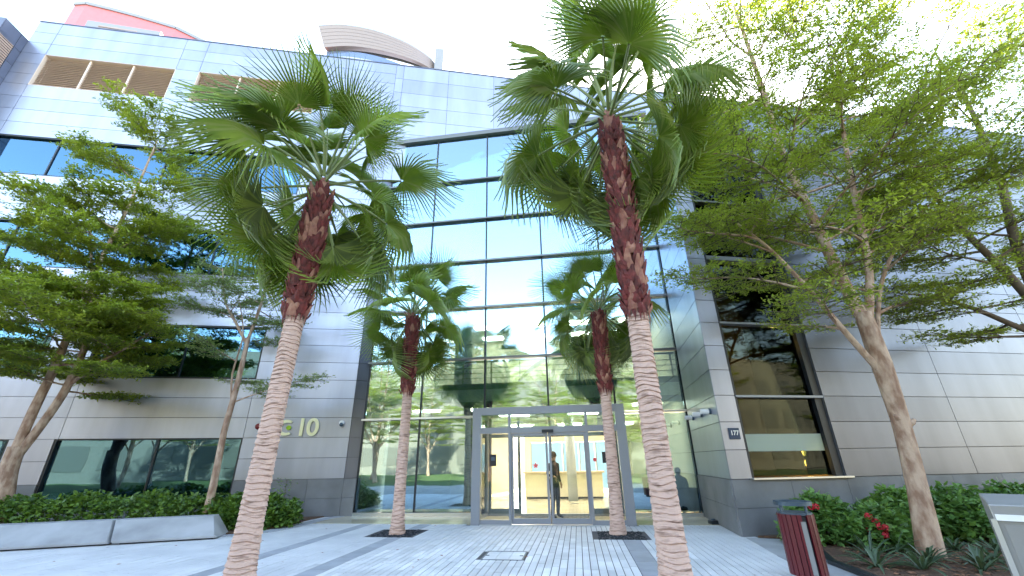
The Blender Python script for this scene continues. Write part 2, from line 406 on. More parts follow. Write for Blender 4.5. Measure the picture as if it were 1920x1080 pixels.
# upper wall behind the glass hall; its hidden right end is lengthened to shade trees
up_rows = [13.0, 13.9, 14.8, 15.65, 16.5, 17.35, 18.2, 19.1, 20.0]
panels(FL, -.37, 30.0, 13.0, 20.0, 0, vs=(0.0, 2.22, 4.51, 6.8, 9.1, 11.4, 13.7, 17, 20.5, 24, 27), rows=up_rows, nf=NF)
# backing (joint colour) with the same holes, coping
bk = MB()
def backing(fr, s0, s1, z0, z1, holes, n0, n1):
    ss = sorted(set([s0, s1] + [h[i] for h in holes for i in (0, 1)])); zs = sorted(set([z0, z1] + [h[i] for h in holes for i in (2, 3)]))
    for a, c in zip(ss, ss[1:]):
        for e, f in zip(zs, zs[1:]):
            if any(h[0] <= (a + c) / 2 <= h[1] and h[2] <= (e + f) / 2 <= h[3] for h in holes): continue
            bk.box((a, n0, e), (c, n1, f), fr)
backing(FL, -15.88, -.39, 0, 19.98, win_low + louv, NF + .032, NF + .25)
backing(FL, -.38, 30.0, 13.0, 19.98, [], NF + .032, NF + .25)
bk.obj('wall_backing', M['joint'], B)
b = MB(); b.box((-15.9, NF - .02, 20.0), (30.0, NF + .5, 20.06), FL); b.obj('parapet_coping', M['panel_dimlit'], B)
b = MB(); b.box((-15.9, 6, 14), (30.0, 14, 19.6), FL); b.obj('roof_mass', M['panel_dimlit'], B)
# stone plinth
for a, c in ((-10.25, -9.05), (-3.7, -.37)):
    k = max(1, round((c - a) / 1.15)); w_ = (c - a) / k
    for i in range(k):
        for z0, z1 in ((0, .53), (.53, 1.10)): piece('stone_panel', FL, (a + i * w_ + .004, NF - .02, z0 + .003), (a + (i + 1) * w_ - .004, NF + .03, z1 - .004), 'stone', B)
for a, c in ((-9.05, -3.7), (-15.6, -10.25)): piece('stone_panel', FL, (a, NF - .02, 0), (c, NF + .2, .36), 'stone', B)
for z0, z1 in ((0, .53), (.53, 1.10)): piece('stone_panel', FL, (-.366, NF - .02, z0 + .003), (0.02, NF + .1, z1 - .004), 'stone', B)
# office windows
def window(fr, s0, s1, z0, z1, muls, depth=.16, gl='gl_teal', nf=0., fw_=.05, name='window', frm='black'):
    b = MB()
    b.box((s0, nf, z0), (s1, nf + depth, z0 + fw_), fr); b.box((s0, nf, z1 - fw_), (s1, nf + depth, z1), fr)
    b.box((s0, nf, z0 + fw_), (s0 + fw_, nf + depth, z1 - fw_), fr); b.box((s1 - fw_, nf, z0 + fw_), (s1, nf + depth, z1 - fw_), fr)
    o = b.obj(name, M[frm], B)
    ed = [s0 + fw_] + list(muls) + [s1 - fw_]
    for m_ in muls: piece('mullion', fr, (m_ - .022, nf + .06, z0 + fw_), (m_ + .022, nf + depth, z1 - fw_), frm, o)
    for a, c in zip(ed, ed[1:]):
        piece('pane', fr, (a + .022, nf + .1, z0 + fw_), (c - .022, nf + .112, z1 - fw_), gl, o)
    return o
for s0, s1, z0, z1 in win_low:
    mu = [m_ for m_ in (-14.3, -12.9, -11.6, -8.95 + .0, -7.6, -6.2, -4.9) if s0 + .3 < m_ < s1 - .3 and m_ in (-12.9, -6.2, -8.95)]
    window(FL, s0, s1, z0, z1, mu, nf=NF + .02)
# offices behind: floors, back wall, lights
b = MB()
for z0, z1 in ((2.6, 4.1), (6.5, 7.9), (10.3, 11.7), (14.0, 15.9)): b.box((-15.8, .2, z0), (-.6, 4.4, z1), FL)
b.box((-15.8, 4.4, 0), (-.6, 4.5, 16), FL); b.box((-15.88, .2, 0), (-15.8, 4.4, 16), FL); b.box((-.6, .2, 0), (-.5, 4.4, 16), FL)
b.box((-15.8, .2, -.02), (-.6, 4.4, .05), FL)
b.obj('office_interior', M['dark'], B)
for s_, z in ((-12.9, 10.25), (-5.6, 10.25), (-6.8, 14.0 - .05), (-13.6, 13.95), (-11.0, 6.45), (-5.2, 2.55), (-4.9, 13.95)):
    o = piece('strip_light', FL, (s_ - .06, 1.0, z - .05), (s_ + .06, 2.3, z), 'tube', B)
rr = random.Random(5)
for i in range(16):      # desks and cabinets standing inside by the lower windows
    s_ = -15 + i * .9 + rr.uniform(-.2, .2); hgt = rr.choice((.75, .75, 1.2))
    if -10.3 < s_ < -9: continue
    piece('office_desk', FL, (s_, .8 + rr.random(), .05), (s_ + .7, 1.6 + rr.random(), hgt), rr.choice(('white', 'timber', 'bluegrey')), B)
# louvred openings
for s0, s1, z0, z1 in louv:
    b = MB(); b.box((s0, NF, z0 - .0), (s1, NF + .3, z0 + .02), FL); b.box((s0, NF, z1 - .02), (s1, NF + .3, z1), FL)
    b.box((s0, NF, z0 + .02), (s0 + .02, NF + .3, z1 - .02), FL); b.box((s1 - .02, NF, z0 + .02), (s1, NF + .3, z1 - .02), FL); b.box((s0 + .02, NF + .3, z0), (s1 - .02, NF + .32, z1), FL)
    lw = b.obj('louvre_window', M['slat_post'], B)
    w_ = (s1 - s0 - .04) / 3
    for i in range(3):
        q = MB(); a = s0 + .02 + i * w_; c = a + w_; k = 17
        for j in range(k):
            zz = z0 + .04 + (z1 - z0 - .08) * j / k; hh = (z1 - z0 - .08) / k
            vs = [(a + .03, NF + .10, zz + .012), (c - .03, NF + .10, zz + .012), (c - .03, NF + .17, zz + hh * .95), (a + .03, NF + .17, zz + hh * .95), (a + .03, NF + .115, zz), (c - .03, NF + .115, zz), (c - .03, NF + .185, zz + hh * .93), (a + .03, NF + .185, zz + hh * .93)]
            q.add([FL.p(*v) for v in vs], [(0, 1, 2, 3), (7, 6, 5, 4), (0, 4, 5, 1), (3, 2, 6, 7), (0, 3, 7, 4), (1, 5, 6, 2)])
        setp(q.obj('slats', M['slat'], lw), kind='stuff')
        if i: piece('post', FL, (a - .03, NF + .07, z0 + .02), (a + .03, NF + .2, z1 - .02), 'slat_post', lw)
# projecting bay at the far left
A = FL.p(-15.9, 0); FS = Frame((A.x, A.y), 9.2 - 90)   # runs towards the viewer
srows = [0] + lrows(0, 18.8, .8)[1:]
for r0, r1 in zip(srows, srows[1:]):
    for a, c in ((.0, .42), (.42, 1.1)):
        if a > .3 and 16.4 < (r0 + r1) / 2 < 18.2: continue
        if r0 > 4: piece('wall_panel', FS, (a + G, -.03, r0 + G), (c - G, 0, r1 - G), 'panel_dimlit', B)
b = MB(); b.box((0, -.3, 0), (1.1, -.032, 18.78), FS); b.box((1.1, -6, 0), (1.13, 0, 18.8), FS); b.obj('bay_wall', M['panel_dimlit'], B)
q = MB()
for j in range(16): q.box((.44, -.028, 16.45 + j * .11), (1.1, .0, 16.45 + j * .11 + .07), FS)
setp(q.obj('slats', M['slat'], B), kind='stuff')

# right wing -----------------------------------------------------
rrow = [1.10] + [1.10 + .6065 * (i + 1) for i in range(19)]
RT = rrow[-1]
holeR = [(.53, 2.93, 1.12, 12.6)]
panels(FR, 0.0, .53, 1.10, RT, 0, m='panel', rows=rrow)
panels(FR, 0.53, 20.0, 1.10, RT, 0, m='panel_dimlit', holes=holeR, vs=(.53, 2.93, 6.6, 10.3, 14.0, 17.7), rows=rrow)  # right wing cladding, its weaker reflections painted in by the darker tone
rrow_t = rrow
panels(FT, 0.012, RL - .12, 1.10, RT, 0, m='panel', rows=rrow, vs=(), nf=-.03)
b = MB(); bk = b
backing(FR, .05, 20.0, 0, RT - .02, [(.53, 2.93, 1.0, 12.6)], .032, .1)
b.obj('wall_backing', M['joint'], B)
b = MB(); b.box((.1, -.12, 0), (RL + .5, -.032, RT - .02), FT); b.obj('wall_backing', M['joint'], B)
b = MB(); b.box((-.02, -.02, RT), (20, .4, RT + .05), FR); b.obj('parapet_coping', M['panel_dimlit'], B)
for i in range(14):
    a = .0 + i * 1.45
    for z0, z1 in ((0, .53), (.53, 1.095)): piece('stone_panel', FR, (a + .004, -.02, z0 + .003), (a + 1.45 - .004, .03, z1 - .004), 'stone', B)
for i in range(2):
    a = .015 + i * (RL - .1) / 2
    for z0, z1 in ((0, .53), (.53, 1.095)): piece('stone_panel', FT, (a + .004, -.03, z0 + .003), (a + (RL - .1) / 2 - .004, .02, z1 - .004), 'stone', B)
# tall window of the right wing
b = MB()
b.box((.53, .0, 1.12), (.58, .28, 12.6), FR); b.box((2.72, .05, 1.12), (2.93, .28, 12.6), FR); b.box((.58, .0, 12.5), (2.72, .28, 12.6), FR)
TW = b.obj('tall_window', M['black'], B)
levels = [1.12, 2.90, 4.74, 6.6, 8.45, 10.3, 12.5]
for i, (z0, z1) in enumerate(zip(levels, levels[1:])):
    piece('pane', FR, (.58, .16, z0 + .03), (2.72, .175, z1 - .03), 'gl_bronze', TW)
    if i: 
        hb = .05 if i != 3 else .12
        piece('transom', FR, (.55, -.03, z0 - hb / 2), (2.9, .17, z0 + hb / 2), 'alu' if i < 3 else 'bar', TW)
piece('frosted_band', FR, (.60, .149, 1.67), (2.70, .157, 2.05), 'frost', TW)
piece('window_sill', FR, (.5, -.09, 1.085), (3.05, .16, 1.12), 'alu_light', TW)
b = MB(); b.box((1.0, 2.2, .5), (3.3, 2.3, 12.6), FR); b.box((2.93, .3, .5), (3.03, 2.2, 12.6), FR)
pa, pb, pc = FR.p(.48, .26), FR.p(1.02, 2.25), FR.p(1.12, 2.25); pd = FR.p(.54, .26); b.prism([(v.x, v.y) for v in (pa, pb, pc, pd)], .5, 12.6)
for z in (1.0, 6.3, 12.5): b.prism([(v.x, v.y) for v in (FR.p(.6, .3), FR.p(2.93, .3), FR.p(2.93, 2.2), FR.p(1.08, 2.2))], z, z + .1)
b.obj('stair_room', M['brown'], B)
piece('room_panel', FR, (.9, 1.9, 2.3), (1.15, 2.0, 4.4), 'steel', B)
for k, (s_, z_, where) in enumerate(((2.88, 4.37, 'upper'), (2.84, 1.52, 'lower'))):
    L_ = thing('wall_lamp', f'glowing yellow two-part wall lamp seen through the tall narrow window, {where} of the two', 'wall lamp', FR.p(s_ - .35, 1.0, z_), 'wall lamps inside the tall window')
    for j in (-1, 1):
        q = MB(); c = FR.p(s_ - .25, .62, z_ + j * .13); q.ball(c, .1, 10, (.75, .75, 1.15)); q.obj('shade', M['walllamp'], L_, smooth=True)
    q = MB(); q.tube([FR.p(s_ - .25, .62, z_ - .03), FR.p(s_ - .25, .62, z_ + .03)], .05); q.tube([FR.p(s_ - .25, .62, z_), FR.p(s_ + .15, .62, z_)], .015); q.obj('bracket', M['bluegrey'], L_)

# glass entrance hall --------------------------------------------
zt = [.06, 2.93, 4.90, 6.82, 8.74, 10.64, 12.6, 15.08]
sm = [0.03, 2.05, 4.30, 6.46, 8.62, 10.78]
CW = MB(); CW.box((0.0, -.02, 0), (10.8, .12, .06), FF); CWo = CW.obj('curtain_wall', M['alu'], B)
piece('floor_sill', FF, (0, -.12, .0), (4.36, -.021, .09), 'alu_light', CWo); piece('floor_sill', FF, (8.66, -.12, .0), (10.8, -.021, .09), 'alu_light', CWo)
for i, z in enumerate(zt[1:]):
    h_ = .045 if i < 6 else .13
    if z < 3: 
        piece('transom', FF, (0, -.14, z - .03), (4.36, .08, z + .03), 'alu_light', CWo); piece('transom', FF, (8.66, -.14, z - .03), (10.8, .08, z + .03), 'alu_light', CWo)
    else: piece('transom', FF, (0, -.13, z - h_ * .72), (10.85, .08, z + h_ * .72), 'bar', CWo)
for m_ in sm: piece('mullion', FF, (m_ - .03, .0, .06), (m_ + .03, .16, 15.0), 'black', CWo)
for i in range(5):
    for j in range(7):
        a, c = sm[i] + .031, sm[i + 1] - .031; z0, z1 = zt[j] + .05, zt[j + 1] - .05
        if j == 0 and i in (2, 3): continue
        if j == 0 and i == 1: c = 4.27
        piece('pane', FF, (a, .02, z0), (c, .034, z1), 'gl_curtain', CWo)
b = MB(); b.box((0, .0, 15.2), (11.2, 7, 15.32), FF); b.obj('hall_roof', M['panel_dimlit'], B)
# entrance portal
PT = MB()
PT.box((4.38, -2.0, 0), (4.62, -1.78, 2.98), FF); PT.box((8.4, -2.0, 0), (8.65, -1.78, 2.98), FF); PT.box((4.62, -2.0, 2.78), (8.4, -1.78, 2.98), FF)
PO = PT.obj('entrance_portal', M['alu'], B)
piece('roof', FF, (4.38, -1.78, 2.86), (8.65, 0, 2.98), 'alu', PO)
for a in (4.40, 8.57):
    piece('side_rail', FF, (a, -1.78, 2.76), (a + .06, 0, 2.86), 'alu', PO); piece('side_rail', FF, (a, -1.78, .0), (a + .06, 0, .1), 'alu', PO)
    piece('side_pane', FF, (a + .02, -1.78, .1), (a + .034, 0, 2.76), 'gl_clear', PO); piece('side_post', FF, (a, -.12, .1), (a + .06, -.03, 2.76), 'alu', PO)
for a in (5.44, 7.59): piece('mullion', FF, (a - .035, -1.99, 0), (a + .035, -1.85, 2.78), 'alu', PO)
piece('transom', FF, (4.62, -1.98, 2.27), (5.404, -1.84, 2.43), 'alu', PO); piece('transom', FF, (5.476, -1.98, 2.27), (7.554, -1.84, 2.43), 'alu', PO); piece('transom', FF, (7.626, -1.98, 2.27), (8.4, -1.84, 2.43), 'alu', PO)
for a, c in ((4.62, 5.404), (5.476, 7.554), (7.626, 8.4)): piece('transom_pane', FF, (a, -1.92, 2.43), (c, -1.906, 2.78), 'gl_curtain', PO)
for a, c in ((4.62, 5.404), (7.626, 8.4)):
    piece('side_light', FF, (a, -1.92, .12), (c, -1.906, 2.27), 'gl_clear', PO); piece('bottom_rail', FF, (a, -1.96, .0), (c, -1.87, .12), 'alu', PO)
for a, c in ((5.48, 6.50), (6.53, 7.55)):
    d = MB(); n0, n1 = -1.95, -1.905
    d.box((a, n0, .02), (c, n1, .16), FF); d.box((a, n0, 2.19), (c, n1, 2.265), FF); d.box((a, n0, .16), (a + .06, n1, 2.19), FF); d.box((c - .06, n0, .16), (c, n1, 2.19), FF)
    o = d.obj('door_leaf', M['alu'], PO); piece('pane', FF, (a + .06, n0 + .015, .16), (c - .06, n0 + .027, 2.19), 'gl_clear', o)
piece('door_sensor', FF, (6.36, -2.05, 2.26), (6.68, -1.985, 2.34), 'black', PO)
piece('door_threshold', FF, (4.62, -2.0, -.01), (8.4, -1.8, .012), 'alu_light', PO)
# second, inner screen of the lobby doors
IN = MB()
for a in (4.5, 5.44, 7.59, 8.52): IN.box((a - .04, -.02, .06), (a + .04, .1, 2.93), FF)
for a, c in ((4.54, 5.40), (5.48, 7.55), (7.63, 8.48)): IN.box((a, 0, 2.25), (c, .08, 2.36), FF)
IN.box((4.54, 0, .06), (5.40, .08, .2), FF); IN.box((7.63, 0, .06), (8.48, .08, .2), FF)
IN.obj('inner_door_screen', M['bluegrey'], B)
# lobby interior -------------------------------------------------
b = MB(); b.box((-.5, -1.8, -.02), (11.6, 13, .004), FF); setp(b.obj('lobby_floor', M['lobbyfloor'], B), kind='structure') if False else b.obj('lobby_floor', M['lobbyfloor'], B)
b = MB(); b.box((5.5, -1.75, .004), (7.5, -.1, .012), FF); b.obj('entrance_mat', M['mat_dark'], B)
b = MB(); b.box((-.1, .3, 0), (.0, 12, 15.1), FF); b.obj('hall_side_wall', M['colblue'], B)
b = MB(); b.box((11.0, .3, 0), (11.1, 12, 15.1), FF); b.box((10.86, .12, 0), (11.0, .3, 15.1), FF); b.obj('hall_side_wall', M['cream'], B)
b = MB(); b.box((0, 6.2, 4.1), (11, 6.35, 7.2), FF); b.obj('gallery_wall', M['cream'], B)
b = MB(); b.box((.15, 1.9, 0), (3.9, 2.0, 3.28), FF); b.obj('added_lobby_backdrop', M['dark_backdrop'], B)  # dark teal wall added so the glass before it reads dark
b = MB()
for s0, s1 in ((0, 3.4), (4.3, 4.7), (9.2, 11)): b.box((s0, 11, 0), (s1, 11.2, 3.3), FF)
b.box((4.7, 11, 2.5), (9.2, 11.2, 3.3), FF); b.obj('lobby_back_wall', M['cream'], B)
for i in range(5): piece('rear_pane', FF, (4.72 + i * .9, 11.05, .1), (5.54 + i * .9, 11.07, 2.48), 'painted_daylight', B); piece('rear_post', FF, (4.66 + i * .9, 11.0, .0), (4.72 + i * .9, 11.15, 2.5), 'alu', B)
# gallery slab with fascia and railing
b = MB(); b.box((0.05, .42, 3.48), (10.85, 6.2, 3.9), FF); b.obj('gallery_slab', M['ceil'], B)
for z0, z1 in ((3.28, 3.48), (3.9, 4.1)): piece('slab_trim', FF, (.05, .4, z0), (10.85, .55, z1), 'bluegrey', B)
b = MB(); b.box((0.05, 2.2, 7.2), (10.85, 7, 7.7), FF); b.box((0.05, 2.2, 11.0), (10.85, 7, 11.5), FF); b.obj('upper_slabs', M['upperin'], B)
b = MB(); b.box((0, 5.2, 7.7), (11, 5.3, 11.0), FF); b.box((0, 5.2, 11.5), (11, 5.3, 15.1), FF); b.obj('upper_wall', M['upperin'], B)
RA = MB(); RA.tube([FF.p(.1, .5, 4.9), FF.p(10.8, .5, 4.9)], .03, 8); RAo = RA.obj('gallery_railing', M['bluegrey'], B)
for k in range(3): piece('rail', FF, (.1, .49, 4.3 + k * .18), (10.8, .51, 4.32 + k * .18), 'bluegrey', RAo)
for k in range(11): piece('post', FF, (.25 + k * 1.04, .47, 4.1), (.29 + k * 1.04, .53, 4.89), 'bluegrey', RAo)
for s_, z1 in ((3.12, 15.1), (10.0, 15.1), (7.0, 3.48)):
    q = MB(); q.tube([FF.p(s_, 1.5 if z1 > 4 else 5, 0), FF.p(s_, 1.5 if z1 > 4 else 5, z1)], .34 if z1 > 4 else .2, 24); q.obj('column', M['colblue'], B, smooth=True)
# curved soffit on the gallery
q = MB()
for i in range(14):
    t0, t1 = i / 14, (i + 1) / 14; f = lambda t: (4.7 + 4.6 * t, 5.9 - 1.6 * math.sin(math.pi * t * .5), 5.0 + 1.55 * math.sin(math.pi * t * .5) ** .7)
    a, c = f(t0), f(t1); q.add([FF.p(*a), FF.p(*c), FF.p(c[0], c[1], c[2] + .16), FF.p(a[0], a[1], a[2] + .16), FF.p(a[0], a[1] + .3, a[2]), FF.p(c[0], c[1] + .3, c[2]), FF.p(c[0], c[1] + .3, c[2] + .16), FF.p(a[0], a[1] + .3, a[2] + .16)], [(0, 1, 2, 3), (7, 6, 5, 4), (0, 4, 5, 1), (3, 2, 6, 7)])
q.obj('curved_soffit', M['bluegrey'], B)
# ceiling lamps of the hall
for z, nn, dz in ((3.45, (2.2, 5.0), .03), (7.17, (3.4, 5.2), .03)):
    for k in range(5):
        for n_ in nn: piece('ceiling_lamp', FF, (.9 + k * 2.15, n_, z - dz), (1.9 + k * 2.15, n_ + .5, z), 'lamp', B)
piece('ceiling_lamp', FF, (5.0, -1.2, 2.83), (5.9, -.8, 2.855), 'lamp', B); piece('ceiling_lamp', FF, (7.1, -1.2, 2.83), (8.0, -.8, 2.855), 'lamp', B)
for k in range(4): piece('ceiling_lamp', FF, (1.2 + k * 2.6, 8.4, 3.2), (2.4 + k * 2.6, 9.2, 3.23), 'lamp', B)
b = MB(); b.box((0, 6.2, 3.3), (11, 11.2, 3.47), FF); b.obj('lobby_ceiling', M['ceil'], B)
sg = thing('hanging_sign', 'small black rectangular panel hung from the gallery ceiling behind the glass', 'sign', FF.p(4.85, 1.6, 5.6)); piece('panel', FF, (4.62, 1.6, 5.62), (5.2, 1.66, 5.78), 'black', sg)
for k in (4.7, 5.1): piece('rod', FF, (k, 1.62, 5.78), (k + .02, 1.64, 7.2), 'black', sg)
# reception desk, armchairs, plant, notices
D = thing('reception_desk', 'long cream and timber reception desk seen through the sliding doors', 'desk', FF.p(6.6, 6.2, 0))
b = MB(); b.box((4.9, 6.0, .08), (8.3, 6.25, 1.02), FF); b.obj('front', M['cream'], D); b = MB(); b.box((4.8, 5.9, 1.02), (8.4, 6.7, 1.08), FF); b.obj('counter', M['timber'], D)
b = MB(); b.box((4.95, 6.03, 0), (8.25, 6.2, .08), FF); b.obj('plinth', M['black'], D)
def armchair(label, s, n, fr=FF):
    T = thing('armchair', label, 'armchair', fr.p(s, n, 0), 'dark armchairs behind the glass', fr.a)
    def lb(a, c, name, bev=.05):
        q = MB(); q.box(a, c); q.lobj(name, M['upholstery'], T, bevel=bev)
    lb((-.38, -.35, .14), (.38, .3, .40), 'seat'); lb((-.42, -.45, .1), (.42, -.3, .72), 'backrest'); lb((-.45, -.3, .1), (-.33, .33, .56), 'arm'); lb((.33, -.3, .1), (.45, .33, .56), 'arm')
    for x in (-.36, .36):
        for y in (-.38, .26):
            q = MB(); q.tube([(x, y, 0), (x, y, .12)], .02, 6); q.lobj('leg', M['black'], T)
armchair('dark armchair behind the glass immediately right of the entrance portal', 9.22, .95)
armchair('dark armchair in the right corner behind the glass, beside the silver return wall', 10.42, .8)
PLT = thing('potted_plant', 'indoor plant with long arching green leaves behind the glass right of the portal', 'plant', FF.p(9.75, 1.5, 0))
q = MB(); q.tube([FF.p(9.75, 1.9, 0), FF.p(9.75, 1.9, .5)], [.18, .25], 16); q.obj('pot', M['white'], PLT)
q = MB(); q.tube([FF.p(9.75, 1.9, .4), FF.p(9.8, 1.9, 1.3), FF.p(9.72, 1.9, 2.1)], [.04, .035, .03], 8); q.obj('stem', M['bark'], PLT)
def blade(mb, base, dirv, L, w, droop, n=6, fold=.25):
    d = Vector(dirv).normalized(); side = d.cross(Vector((0, 0, 1)))
    side = side.normalized() if side.length > .05 else Vector((1, 0, 0)); upv = side.cross(d)
    vs = []; fs = []; p = Vector(base)
    for i in range(n + 1):
        t = i / n; ww = w * math.sin(math.pi * min(1, .12 + t * .88)) ** .8 if i < n else 0.0
        q_ = p + d * (L * t) + Vector((0, 0, -droop * L * t * t))
        vs += [q_ - side * ww + upv * (ww * fold), q_, q_ + side * ww + upv * (ww * fold)]
        if i < n: k = i * 3; fs += [(k, k + 1, k + 4, k + 3), (k + 1, k + 2, k + 5, k + 4)]
    mb.add(vs, fs)
for i in range(14):
    a = i * 2.4; el = rnd.uniform(.1, 1.1); q = MB(); blade(q, FF.p(9.72, 1.9, 2.1 + .02 * i), (math.cos(a) * math.cos(el), math.sin(a) * math.cos(el) * .5, math.sin(el)), rnd.uniform(.8, 1.15), .055, rnd.uniform(.5, .9)); q.obj('leaf', M['frond'], PLT)

# people (skin modifier bodies)
def person(label, loc, rz, joints, edges, radii, clothes, hairr=.11):
    T = thing('person', label, 'person', loc, None, rz)
    me = bpy.data.meshes.new('body'); names = list(joints); idx = {k: i for i, k in enumerate(names)}
    me.from_pydata([joints[k] for k in names], [(idx[a], idx[c]) for a, c in edges], [])
    o = link('body', me, None)
    sk = o.modifiers.new('skin', 'SKIN')
    for i, k in enumerate(names): me.skin_vertices[0].data[i].radius = radii[k] if hasattr(radii[k], '__len__') else (radii[k], radii[k]); 
    me.skin_vertices[0].data[idx['pelvis']].use_root = True
    ss = o.modifiers.new('sub', 'SUBSURF'); ss.levels = 1; ss.render_levels = 1
    dg = bpy.context.evaluated_depsgraph_get(); dg.update()
    m2 = bpy.data.meshes.new_from_object(o.evaluated_get(dg)); bpy.data.objects.remove(o)
    m2.materials.clear()
    for m_ in (M['skin'], clothes[0], clothes[1]): m2.materials.append(m_)
    hz = joints['neck'][2]; pz = joints['pelvis'][2]
    for f in m2.polygons:
        c = f.center; f.use_smooth = True
        near_hand = min((Vector(joints[k]) - c).length for k in names if k.startswith(('hand', 'fing', 'thumb'))) < .075
        f.material_index = 0 if (c.z > hz + .0 or near_hand) else (1 if c.z > pz - .02 and (Vector(joints['kneeL']) - c).length > .25 and (Vector(joints['kneeR']) - c).length > .25 else 2)
    o2 = link('body', m2, T)
    q = MB(); h = Vector(joints['head']); q.ball((h.x, h.y + .02, h.z + .035), hairr, 12, (.92, 1.05, 1.0)); hr = q.lobj('hair', M['hair'], T, smooth=True)
    q = MB(); q.ball((h.x - .035, h.y - .098, h.z + .01), .012, 6); q.ball((h.x + .035, h.y - .098, h.z + .01), .012, 6); q.lobj('eyes', M['black'], T)
    q = MB(); q.add([(h.x, h.y - .10, h.z + .02), (h.x - .016, h.y - .098, h.z - .03), (h.x + .016, h.y - .098, h.z - .03), (h.x, h.y - .128, h.z - .026)], [(0, 1, 3), (0, 3, 2), (1, 2, 3)]); q.lobj('nose', M['skin'], T)
    return T
def fingers(J, E, Rr, side, hand, dirv, sg):
    d = Vector(dirv).normalized(); h = Vector(hand)
    for k, (off, L) in enumerate(((-.03, .075), (-.01, .085), (.01, .08), (.03, .06))):
        a = h + d * .04 + Vector((0, off, 0)); J[f'fing{side}{k}a'] = tuple(a); J[f'fing{side}{k}b'] = tuple(a + d * L * .6); J[f'fing{side}{k}c'] = tuple(a + d * L + Vector((-sg * .015, 0, 0)))
        E += [(f'hand{side}', f'fing{side}{k}a'), (f'fing{side}{k}a', f'fing{side}{k}b'), (f'fing{side}{k}b', f'fing{side}{k}c')]
        for e in 'abc': Rr[f'fing{side}{k}{e}'] = .009
    a = h + Vector((0, -.045, 0)); J[f'thumb{side}'] = tuple(a + d * .035); E.append((f'hand{side}', f'thumb{side}')); Rr[f'thumb{side}'] = .011
def stand_pose(H=1.76, bend=0):
    k = H / 1.76
    J = dict(pelvis=(0, 0, .95), waist=(0, 0, 1.1), chest=(0, 0, 1.33), neck=(0, 0, 1.5), head=(0, -.015, 1.63), crown=(0, 0, 1.7))
    E = [('pelvis', 'waist'), ('waist', 'chest'), ('chest', 'neck'), ('neck', 'head'), ('head', 'crown')]
    Rr = dict(pelvis=(.16, .11), waist=(.14, .1), chest=(.17, .11), neck=.055, head=(.08, .1), crown=(.07, .08))
    for s_, sg in (('L', -1), ('R', 1)):
        J['sh' + s_] = (sg * .18, 0, 1.42); J['el' + s_] = (sg * .225, .05, 1.14); J['hand' + s_] = (sg * (.12 if s_ == 'L' else .22), -.18 if s_ == 'L' else -.05, 1.08 if s_ == 'L' else .88)
        J['hip' + s_] = (sg * .09, 0, .88); J['knee' + s_] = (sg * .1, -.02, .5); J['ank' + s_] = (sg * .11, .02, .1); J['toe' + s_] = (sg * .13, -.16, .04)
        E += [('chest', 'sh' + s_), ('sh' + s_, 'el' + s_), ('el' + s_, 'hand' + s_), ('pelvis', 'hip' + s_), ('hip' + s_, 'knee' + s_), ('knee' + s_, 'ank' + s_), ('ank' + s_, 'toe' + s_)]
        Rr.update({'sh' + s_: .06, 'el' + s_: .045, 'hand' + s_: (.03, .04), 'hip' + s_: .1, 'knee' + s_: .068, 'ank' + s_: .05, 'toe' + s_: .035})
        fingers(J, E, Rr, s_, J['hand' + s_], (0, -.1, -1), sg)
    J = {a: tuple(c * k for c in v) for a, v in J.items()}
    return J, E, Rr
def sit_pose():
    J = dict(pelvis=(0, .1, .5), waist=(0, .12, .66), chest=(0, .1, .9), neck=(0, .06, 1.06), head=(0, .02, 1.18), crown=(0, .03, 1.25))
    E = [('pelvis', 'waist'), ('waist', 'chest'), ('chest', 'neck'), ('neck', 'head'), ('head', 'crown')]
    Rr = dict(pelvis=(.16, .12), waist=(.14, .1), chest=(.17, .11), neck=.055, head=(.08, .1), crown=(.07, .08))
    for s_, sg in (('L', -1), ('R', 1)):
        J['sh' + s_] = (sg * .18, .1, .98); J['el' + s_] = (sg * .24, .02, .73); J['hand' + s_] = (sg * .12, -.2, .64)
        J['hip' + s_] = (sg * .1, .02, .49); J['knee' + s_] = (sg * .12, -.38, .5); J['ank' + s_] = (sg * .12, -.42, .1); J['toe' + s_] = (sg * .13, -.6, .04)
        E += [('chest', 'sh' + s_), ('sh' + s_, 'el' + s_), ('el' + s_, 'hand' + s_), ('pelvis', 'hip' + s_), ('hip' + s_, 'knee' + s_), ('knee' + s_, 'ank' + s_), ('ank' + s_, 'toe' + s_)]
        Rr.update({'sh' + s_: .06, 'el' + s_: .045, 'hand' + s_: (.03, .04), 'hip' + s_: .1, 'knee' + s_: .07, 'ank' + s_: .05, 'toe' + s_: .035})
        fingers(J, E, Rr, s_, J['hand' + s_], (0, -1, -.15), sg)
    return J, E, Rr
J_, E_, R_ = stand_pose(1.78); person('dark-clothed figure just inside the sliding doors, standing in for a reflection of the camera holder', (1.15, 13.4, .012), .7, J_, E_, R_, (M['cloth_dark'], M['cloth_dark']))  # solid figure added where the glass mirrors the camera holder
J_, E_, R_ = stand_pose(1.7); (lambda *a: 0)('person in dark suit standing deep in the lobby, behind the right small palm', FF.p(8.05, 2.6, .004), .4, J_, E_, R_, (M['cloth_dark'], M['bluegrey']))
J_, E_, R_ = sit_pose(); person('seated person in grey clothes in the armchair at the far right of the glass hall', FF.p(10.42, .95, -.03), FF.a + math.pi + .0, J_, E_, R_, (M['cloth_grey'], M['cloth_grey']))

